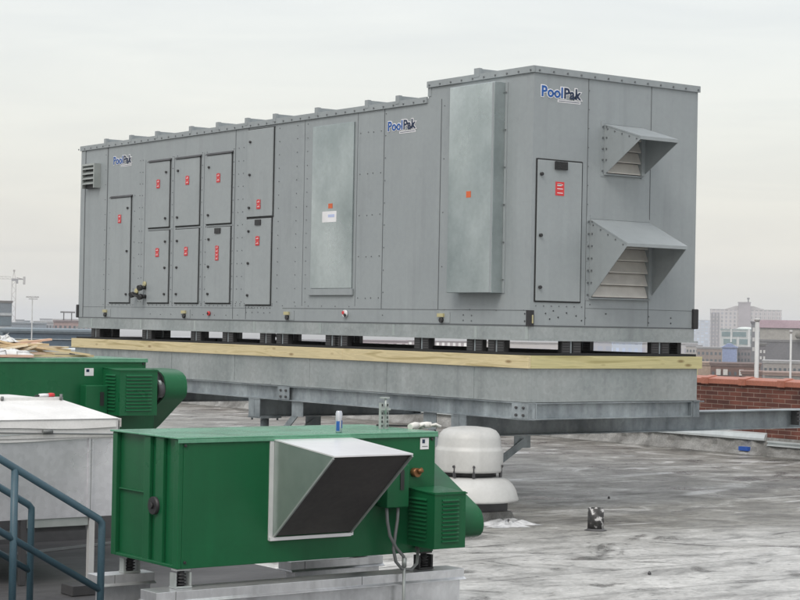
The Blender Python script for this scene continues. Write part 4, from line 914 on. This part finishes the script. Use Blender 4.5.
for k in range(26):
    L_ = rnd.uniform(.25, .8); cx = rnd.uniform(6.5, 7.45+.25*(k % 3 == 0)); cy = rnd.uniform(15.6, 16.15); a = rnd.uniform(-.9, .9); z = 1.70+ rnd.uniform(.0, .13)*(1-.5*(cx > 7.4)); ti = rnd.uniform(-.06, .06)
    b = MB(); b.bar((cx-L_/2*math.cos(a), cy-L_/2*math.sin(a)*.4, z-ti), (cx+L_/2*math.cos(a), cy+L_/2*math.sin(a)*.4, z+ti), rnd.uniform(.03, .09), .018)
    o = b.build('wood_offcut', M[['plank', 'plank2', 'plank3', 'plank2'][k % 4]]); tag(o, 'broken wooden offcut lying loose among the piled planks', 'offcut', 'offcuts in the plank pile')
def sheet(name, x0, x1, y0, y1, z, h, m, label, cat, seed):
    rr = random.Random(seed); n, k_ = 7, 5; b = MB(); g = []
    for i in range(n+1):
        row = []
        for j in range(k_+1):
            u, v = i/n, j/k_; e = math.sin(math.pi*u)**.7*math.sin(math.pi*v)**.6
            row.append((x0+(x1-x0)*u+rr.uniform(-.025, .025), y0+(y1-y0)*v+rr.uniform(-.02, .02), z+h*e*rr.uniform(.45, 1.25)+.002))
        g.append(row)
    for i in range(n):
        for j in range(k_): b.quad([g[i][j], g[i+1][j], g[i+1][j+1], g[i][j+1]], 0, True)
    import bmesh
    o = b.build(name, m); bm = bmesh.new(); bm.from_mesh(o.data); bmesh.ops.remove_doubles(bm, verts=bm.verts, dist=.0005); bm.to_mesh(o.data); bm.free()
    sb_ = o.modifiers.new('smooth', 'SUBSURF'); sb_.levels = 2; sb_.render_levels = 2
    so_ = o.modifiers.new('thick', 'SOLIDIFY'); so_.thickness = .004; tag(o, label, cat)
sheet('tarp', 6.95, 7.35, 15.56, 15.72, 1.69, .06, M['tarp'], 'crumpled white tarp lying over the front of the plank pile', 'tarp', 2)
sheet('sack', 7.16, 7.33, 15.85, 16.05, 1.80, .075, M['tarp'], 'small rounded white bag on the top of the plank pile', 'bag', 5)
sheet('sack', 6.75, 7.08, 15.75, 16.0, 1.80, .04, M['tarp'], 'flat white bag left of the rounded one on the plank pile', 'bag', 6)

# ================================================================== the city beyond
GZ = -30.0
def root_at(x0, x1, yt, d, name, label, cat, group=None, rot=0):
    c = at((x0+x1)/2, yt, d); t = thing(name, label, cat, (c.x, c.y, GZ), group, -math.atan2(c.x, c.y)+R(rot))
    return t, (x1-x0)/F_PX*d, c.z-GZ
CM = {}
def cmat(c):
    if c not in CM: CM[c] = plain('render_'+'_'.join('%03d' % int(v*999) for v in c), c)
    return CM[c]
M['glass'] = paint('far_window_glass', (.06, .075, .09), (.10, .12, .14), rough=.2, scale=.2)
M['pane_white'] = paint('white_window', (.6, .6, .6), rough=.5, scale=.2)
def bld(x0, x1, yt, d, wall, label, depth=14, roof=(.16, .15, .15), wins=None, fm=None, rot=0, cat='building', group=None, name='building', par=.5, bands=None, gm='glass'):
    t, W, H = root_at(x0, x1, yt, d, name, label, cat, group, rot)
    b = MB(); b.box(-W/2, W/2, 0, depth, 0, H-par); b.build('wall', fm or cmat(wall), t, local=True)
    b = MB(); b.box(-W/2-.15, W/2+.15, -.15, depth+.15, H-par+.003, H-.2); b.box(-W/2-.25, W/2+.25, -.25, depth+.25, H-.197, H); b.build('roof', cmat(roof), t, local=True)
    if wins:
        cols, rows, ww, wh, pitch = wins
        b = MB(); b.box(-ww/2, ww/2, -.06, .25, -wh, 0); first = None
        for r_ in range(rows):
            for c_ in range(cols):
                x = (c_+.5-cols/2)*W/cols; z = H-par-.9-r_*pitch
                if first is None: first = b.build('window', M[gm], t, local=True); first.location = (x, 0, z)
                else: one(first, 'window', t, (x, 0, z))
    if bands:
        for (f0, f1, c) in bands: MB().box(-W/2-.05, W/2+.05, -.12, -.003, H*f0, H*f1).build('band', cmat(c), t, local=True)
    return t, W, H
# hotel slab on the right
fm = facade('hotel_front', (.46, .43, .44), (.15, .155, .18), 3.4, 3.1, .75, .2)
t, W, H = bld(711, 781, 309.5, 1500, None, 'tall pale hotel slab with a raised middle shaft on the right horizon', depth=18, roof=(.42, .40, .40), fm=fm, rot=2)
b = MB()
for k in range(17): b.box(-W/2+k*W/17+.2, -W/2+k*W/17+1.1, -.7, -.003, 0, H-1.4)
b.build('piers', cmat((.56, .54, .55)), t, local=True)
b = MB(); b.box(-6, 3.5, -1.6, 8, 0, H+5.2); b.box(-6.4, 3.9, -2, 8.4, H+5.21, H+6.0); b.build('lift_shaft', cmat((.33, .30, .33)), t, local=True)
b = MB(); b.prism([(-17, H+.01), (15, H+.01), (6, H+2.8), (-8, H+2.8)], 'y', 1, 14); b.build('penthouse_roof', cmat((.40, .38, .39)), t, local=True)
b = MB(); b.cyl((1.8, 2, H+6), (1.8, 2, H+9), .5, 8); b.cyl((1.8, 2, H+8.2), (1.8, 2, H+9.6), 1.0, 8); b.build('roof_mast', cmat((.2, .2, .22)), t, local=True)
b = MB()
for k in range(3): b.box(-W/2+.5+k*2.7, -W/2+1.9+k*2.7, -1.0, -.72, 2, H-3)
b.build('dark_bay', cmat((.20, .19, .22)), t, local=True)
bld(690, 711, 320, 2300, None, 'hazy blue office block left of the tall hotel slab', depth=30, roof=(.32, .36, .42), fm=facade('haze_blue', (.34, .38, .46), (.22, .27, .35), 5, 3.6, .9, .3))
# teal glazed midrise: white frame, ribbon windows
t, W, H = bld(721, 758, 329, 700, (.50, .53, .54), 'white framed midrise with ribbon windows in front of the hotel slab', depth=16, roof=(.42, .50, .51))
for (u0, u1, z0, z1) in ((.03, .27, 2.3, 4.1), (.32, .68, 2.3, 4.1), (.08, .42, 5.0, 7.0), (.50, .72, 5.0, 7.0), (.03, .40, 8.0, 9.6), (.46, .72, 8.0, 9.6), (.80, .98, 2.3, 3.6), (.80, .98, 5, 6.6)):
    b = MB(); b.box(-W/2+W*u0, -W/2+W*u1, -.12, .1, H-z1+1.2, H-z0+1.2); b.build('window_band', cmat((.17, .25, .27)), t, local=True)
b = MB(); b.box(-W/2+W*.73, -W/2+W*.78, -.5, -.003, 0, H); b.box(-W/2+W*.26, -W/2+W*.30, -.3, -.003, H-5, H); b.box(-W/2+W*.45, -W/2+W*.48, -.3, -.003, H-8, H-3); b.build('white_pier', cmat((.66, .68, .69)), t, local=True)
b = MB(); b.lathe((W*.16, 5, 0), [(3.4, H), (2.9, H+.45), (1.6, H+.75), (.1, H+.85)], 24); b.build('dome', cmat((.66, .72, .70)), t, local=True)
# low tower beside the hall
bld(751.5, 761, 321.5, 420, (.22, .23, .25), 'dark square stair tower at the left end of the mauve roofed hall', depth=6, roof=(.16, .16, .18), wins=(2, 3, .5, .9, 2.2), gm='pane_white')
t, W, H = bld(760.5, 835, 340, 400, (.155, .155, .17), 'long dark hall with a mauve roof and beige upper band at far right', depth=18, roof=(.25, .25, .26))
b = MB(); b.box(-W/2, W/2, .6, 15, H+.01, H+2.5); b.build('clerestory', cmat((.36, .35, .33)), t, local=True)
b = MB(); b.prism([(.2, H+2.51), (15.4, H+2.51), (12, H+4.2), (2.2, H+4.2)], 'x', -W/2-.4, W/2+.4); b.build('mauve_roof', cmat((.29, .21, .24)), t, local=True)
b = MB(); b.lathe((W*.09, -1.5, 0), [(.9, H+.3), (1.5, H+.9), (1.3, H+1.6), (.5, H+2.0)], 12); b.lathe((W*.03, -1.5, 0), [(.7, H+.3), (1.1, H+.8), (.9, H+1.4), (.3, H+1.7)], 12); b.build('roof_fan', cmat((.20, .19, .17)), t, local=True)
bld(764, 840, 361, 340, (.30, .28, .27), 'low row of shops with pale posts below the dark hall at right', depth=8, roof=(.40, .40, .41), wins=(16, 1, .45, 1.2, 1.6))
bld(756, 766, 343, 370, (.16, .155, .17), 'narrow dark brick house with white windows behind the thick pole', depth=8, roof=(.2, .2, .2), wins=(3, 3, .35, .6, 1.25), gm='pane_white')
t, W, H = bld(722.5, 737, 347, 450, (.25, .31, .50), 'light blue gabled wall left of the grey apartment block', depth=10, roof=(.27, .32, .48), par=.3)
b = MB(); b.prism([(-W/2, H+.01), (W/2, H+.01), (W*.1, H+.8), (-W*.15, H+.8)], 'y', 0, 9); b.build('gable', cmat((.25, .31, .50)), t, local=True)
bld(737.5, 757, 347, 460, (.22, .20, .205), 'grey brick apartment block with rows of dark windows right of the blue wall', depth=12, roof=(.25, .25, .26), wins=(6, 3, .42, .7, 1.5))
bld(697, 722, 347, 520, (.27, .22, .20), 'flat roofed brown block between the big unit and the blue wall', depth=12, roof=(.33, .33, .34), wins=(6, 2, .6, .8, 2.0))
bld(686, 702, 345, 560, (.40, .38, .37), 'pale grey low block just right of the big unit', depth=10, roof=(.36, .36, .38), wins=(5, 2, .5, .8, 1.9))
bld(684, 700.5, 357, 330, (.50, .44, .20), 'dull yellow wall low behind the right end of the nailer', depth=6, roof=(.5, .44, .2))
bld(698, 712, 362, 300, (.42, .32, .25), 'peach coloured gable wall right of the dull yellow wall', depth=7, roof=(.40, .30, .24))
t, W, H = bld(711, 760, 363, 290, (.15, .085, .07), 'row of dark red houses close above the parapet coping', depth=8, roof=(.17, .12, .11), wins=(9, 1, .35, .5, 1.2))
for u in (-.34, -.2, .12): 
    b = MB(); b.box(W*u-.35, W*u+.35, -1.2, -.2, H-1.9, H-1.0); b.build('chimney', cmat((.6, .58, .56)), t, local=True)
bld(742, 762, 371, 270, (.20, .13, .11), 'reddish brown block right of the dark red row, behind thick pole', depth=6, roof=(.22, .14, .12))
bld(765, 800, 372, 250, (.24, .23, .22), 'low grey garage just above the coping between the two poles', depth=6, roof=(.33, .24, .21))
# band seen through the gap under the big unit
gap = [(96, 118, 336, 560, (.34, .27, .29), (.17, .15, .18), 'mauve block seen in the leftmost gap under the unit'),
       (116, 152, 336, 700, (.50, .50, .53), (.2, .2, .24), 'pale block with dark windows in the second gap under the unit'),
       (150, 190, 337, 520, (.62, .64, .70), (.35, .38, .46), 'white block seen brightest through the gap under the unit'),
       (188, 262, 338, 800, (.26, .27, .31), (.13, .13, .16), 'long slate grey block in the gap above the drink can side'),
       (258, 332, 339, 640, (.48, .49, .52), (.24, .24, .28), 'pale grey block in the gap below the flat galvanized panel'),
       (330, 408, 340, 600, (.34, .28, .31), (.56, .55, .56), 'mauve block with a row of white windows in the middle gap'),
       (406, 486, 341, 680, (.36, .32, .34), (.5, .48, .48), 'greyish mauve block in the gap below the deep galvanized box'),
       (484, 566, 342, 560, (.46, .44, .44), (.25, .24, .26), 'stone coloured terrace in the gap at the near corner of the unit'),
       (562, 614, 341, 640, (.38, .39, .43), (.2, .22, .27), 'bluish grey block with many windows in the right hand gap'),
       (612, 642, 342, 600, (.44, .50, .60), (.25, .3, .4), 'light blue block seen under the end face of the unit'),
       (640, 697, 343, 620, (.42, .41, .42), (.18, .18, .22), 'grey block with close windows at the right end of the gap')]
for i, (x0, x1, yt, d, wc, gc, lab) in enumerate(gap):
    bld(x0, x1, yt, d, wc, lab, depth=14, roof=tuple(v*.8 for v in wc), fm=facade('gap_front', wc, gc, 2.0+.4*(i % 3), 2.6, .55, .1))
    x = random.uniform(x0, x1-12)
# left side
t, W, H = bld(-60, 11.3, 300, 420, (.16, .19, .22), 'dark glass office block at the far left edge below the crane', depth=25, roof=(.20, .19, .19), bands=None)
for k in range(8): MB().box(-W/2-.1, W/2+.1, -.3, -.003, H-3.4-k*3.1, H-2.8-k*3.1).build('floor_band', cmat((.40, .43, .45)), t, local=True)
for k in range(7): MB().box(-W/2+.2, W/2-.2, -.12, -.002, H-5.6-k*3.1, H-3.7-k*3.1).build('window_band', cmat((.10, .14, .17)), t, local=True)
t, W, H = bld(4, 112, 329.5, 170, (.075, .11, .15), 'long low slate blue building with white lines at left, behind the planks', depth=20, roof=(.20, .25, .29), par=.35)
for f in (.86, 1.5): MB().box(-W/2-.05, W/2+.05, -.12, -.003, H-f-.06, H-f).build('white_line', cmat((.42, .47, .50)), t, local=True)
bld(10, 46, 322.5, 520, (.22, .26, .31), 'bluish rooftops cluster between the crane and the light mast', depth=12, roof=(.28, .32, .36), wins=(9, 1, .6, .8, 2))
bld(34, 58, 321, 600, (.36, .37, .40), 'pale grey block right of the light mast on the left horizon', depth=12, roof=(.5, .52, .54), wins=(8, 2, .6, .9, 2.2))
t, W, H = bld(54, 100, 320.5, 480, (.36, .26, .25), 'reddish block touching the left edge of the big unit', depth=12, roof=(.30, .24, .25), wins=(10, 2, .6, .9, 2.1))
b = MB()
for x in (-2.4, -.4): b.cyl((x-1.0, 4, H), (x-1.0, 4, H+1.9), .14, 6)
b.box(-4.3, -.5, 3.2, 4.8, H+1.9, H+2.3); b.build('roof_tank_frame', cmat((.16, .16, .17)), t, local=True)
for i, (x0, x1, y, d, c) in enumerate(((16, 24, 319.5, 900, (.35, .38, .42)), (22, 30, 320.5, 1000, (.25, .3, .36)), (40, 52, 318.5, 1100, (.42, .44, .48)), (50, 62, 318.8, 1200, (.62, .63, .64)), (60, 78, 319, 1300, (.4, .38, .4)))):
    bld(x0, x1, y, d, c, ['small grey block on the skyline right of the crane', 'small blue block on the skyline left of the light mast', 'grey block on the skyline right of the light mast', 'white block on the skyline midway to the unit', 'mauve block on the skyline beside the roof tank frame'][i], depth=14, roof=tuple(v*.9 for v in c))
# tower crane
t, W, H = root_at(12, 16, 281, 900, 'tower_crane', 'pale tower crane over the glass block at far left', 'crane')
cm_ = cmat((.40, .37, .37)); b = MB(); hw = .95
for sx in (-hw, hw):
    for sy in (-hw, hw): b.box(sx-.14, sx+.14, sy-.14, sy+.14, 0, H)
n = int(H/2.2)
for k in range(n):
    z = k*H/n; z2 = (k+1)*H/n; s_ = 1 if k % 2 else -1
    b.bar((-hw*s_, -hw, z), (hw*s_, -hw, z2), .14, .14); b.bar((-hw*s_, hw, z), (hw*s_, hw, z2), .14, .14); b.bar((hw, -hw*s_, z), (hw, hw*s_, z2), .14, .14); b.bar((-hw, -hw*s_, z), (-hw, hw*s_, z2), .14, .14)
b.build('mast', cm_, t, local=True)
b = MB(); b.box(-1.2, 1.2, -1.2, 1.2, H+.01, H+1.2); b.box(1.0, 2.0, -1.6, -.3, H-1.2, H+.7); b.build('cab', cmat((.3, .3, .32)), t, local=True)
b = MB()
for y in (-.5, .5): b.box(-26, -1.2, y-.11, y+.11, H+.8, H+1.0)
b.box(-26, -1.2, -.08, .08, H+2.0, H+2.2)
for k in range(12): b.bar((-25+k*2, -.5, H+.9), (-24+k*2, 0, H+2.1), .1, .1); b.bar((-24+k*2, 0, H+2.1), (-23+k*2, .5, H+.9), .1, .1)
b.build('jib', cmat((.55, .53, .5)), t, local=True)
b = MB(); b.box(1.2, 5.3, -.7, .7, H+.7, H+1.1); b.bar((1.2, 0, H+1.6), (4.8, 0, H+.9), .5, .3); b.build('counter_jib', cmat((.22, .21, .22)), t, local=True)
b = MB(); b.box(4.3, 5.4, -.8, .8, H-1.6, H+2.2); b.build('counterweight', cmat((.42, .41, .41)), t, local=True)
b = MB(); b.bar((-.6, 0, H+1.2), (0, 0, H+5.2), .2, .2); b.bar((.6, 0, H+1.2), (0, 0, H+5.2), .2, .2); b.box(-.5, .5, -.4, .4, H+4.6, H+5.4); b.build('apex', cm_, t, local=True)
# light mast
t, W, H = root_at(31, 34, 296, 150, 'light_mast', 'slender floodlight mast with a double cross arm left of the unit', 'light mast')
b = MB(); b.cyl((0, 0, 0), (0, 0, H), .07, 10, 0, .045); b.build('pole', cmat((.46, .47, .47)), t, local=True)
b = MB(); b.box(-.52, .52, -.03, .03, H-.12, H-.05); b.box(-.30, .42, -.03, .03, H-.27, H-.22); b.build('cross_arm', cmat((.38, .39, .39)), t, local=True)
for x in (-.42, -.2, .2, .42):
    b = MB(); b.prism([(-.16, H-.13), (.1, H-.13), (.05, H-.03), (-.1, H-.03)], 'x', x-.07, x+.07); b.build('floodlight', cmat((.33, .33, .33)), t, local=True)
# haze
b = MB(); b.box(-20000, 20000, -12000, 22000, -32, 34); hz = b.build('haze', None if False else [])
hz['kind'] = 'stuff'
hm = bpy.data.materials.new('haze'); hm.use_nodes = True; n_ = hm.node_tree; n_.nodes.remove(n_.nodes['Principled BSDF'])
pv = n_.nodes.new('ShaderNodeVolumePrincipled'); pv.inputs['Color'].default_value = (.955, .965, .985, 1); pv.inputs['Density'].default_value = .00030; pv.inputs['Anisotropy'].default_value = .2
n_.links.new(pv.outputs[0], n_.nodes['Material Output'].inputs['Volume']); hz.data.materials.append(hm)
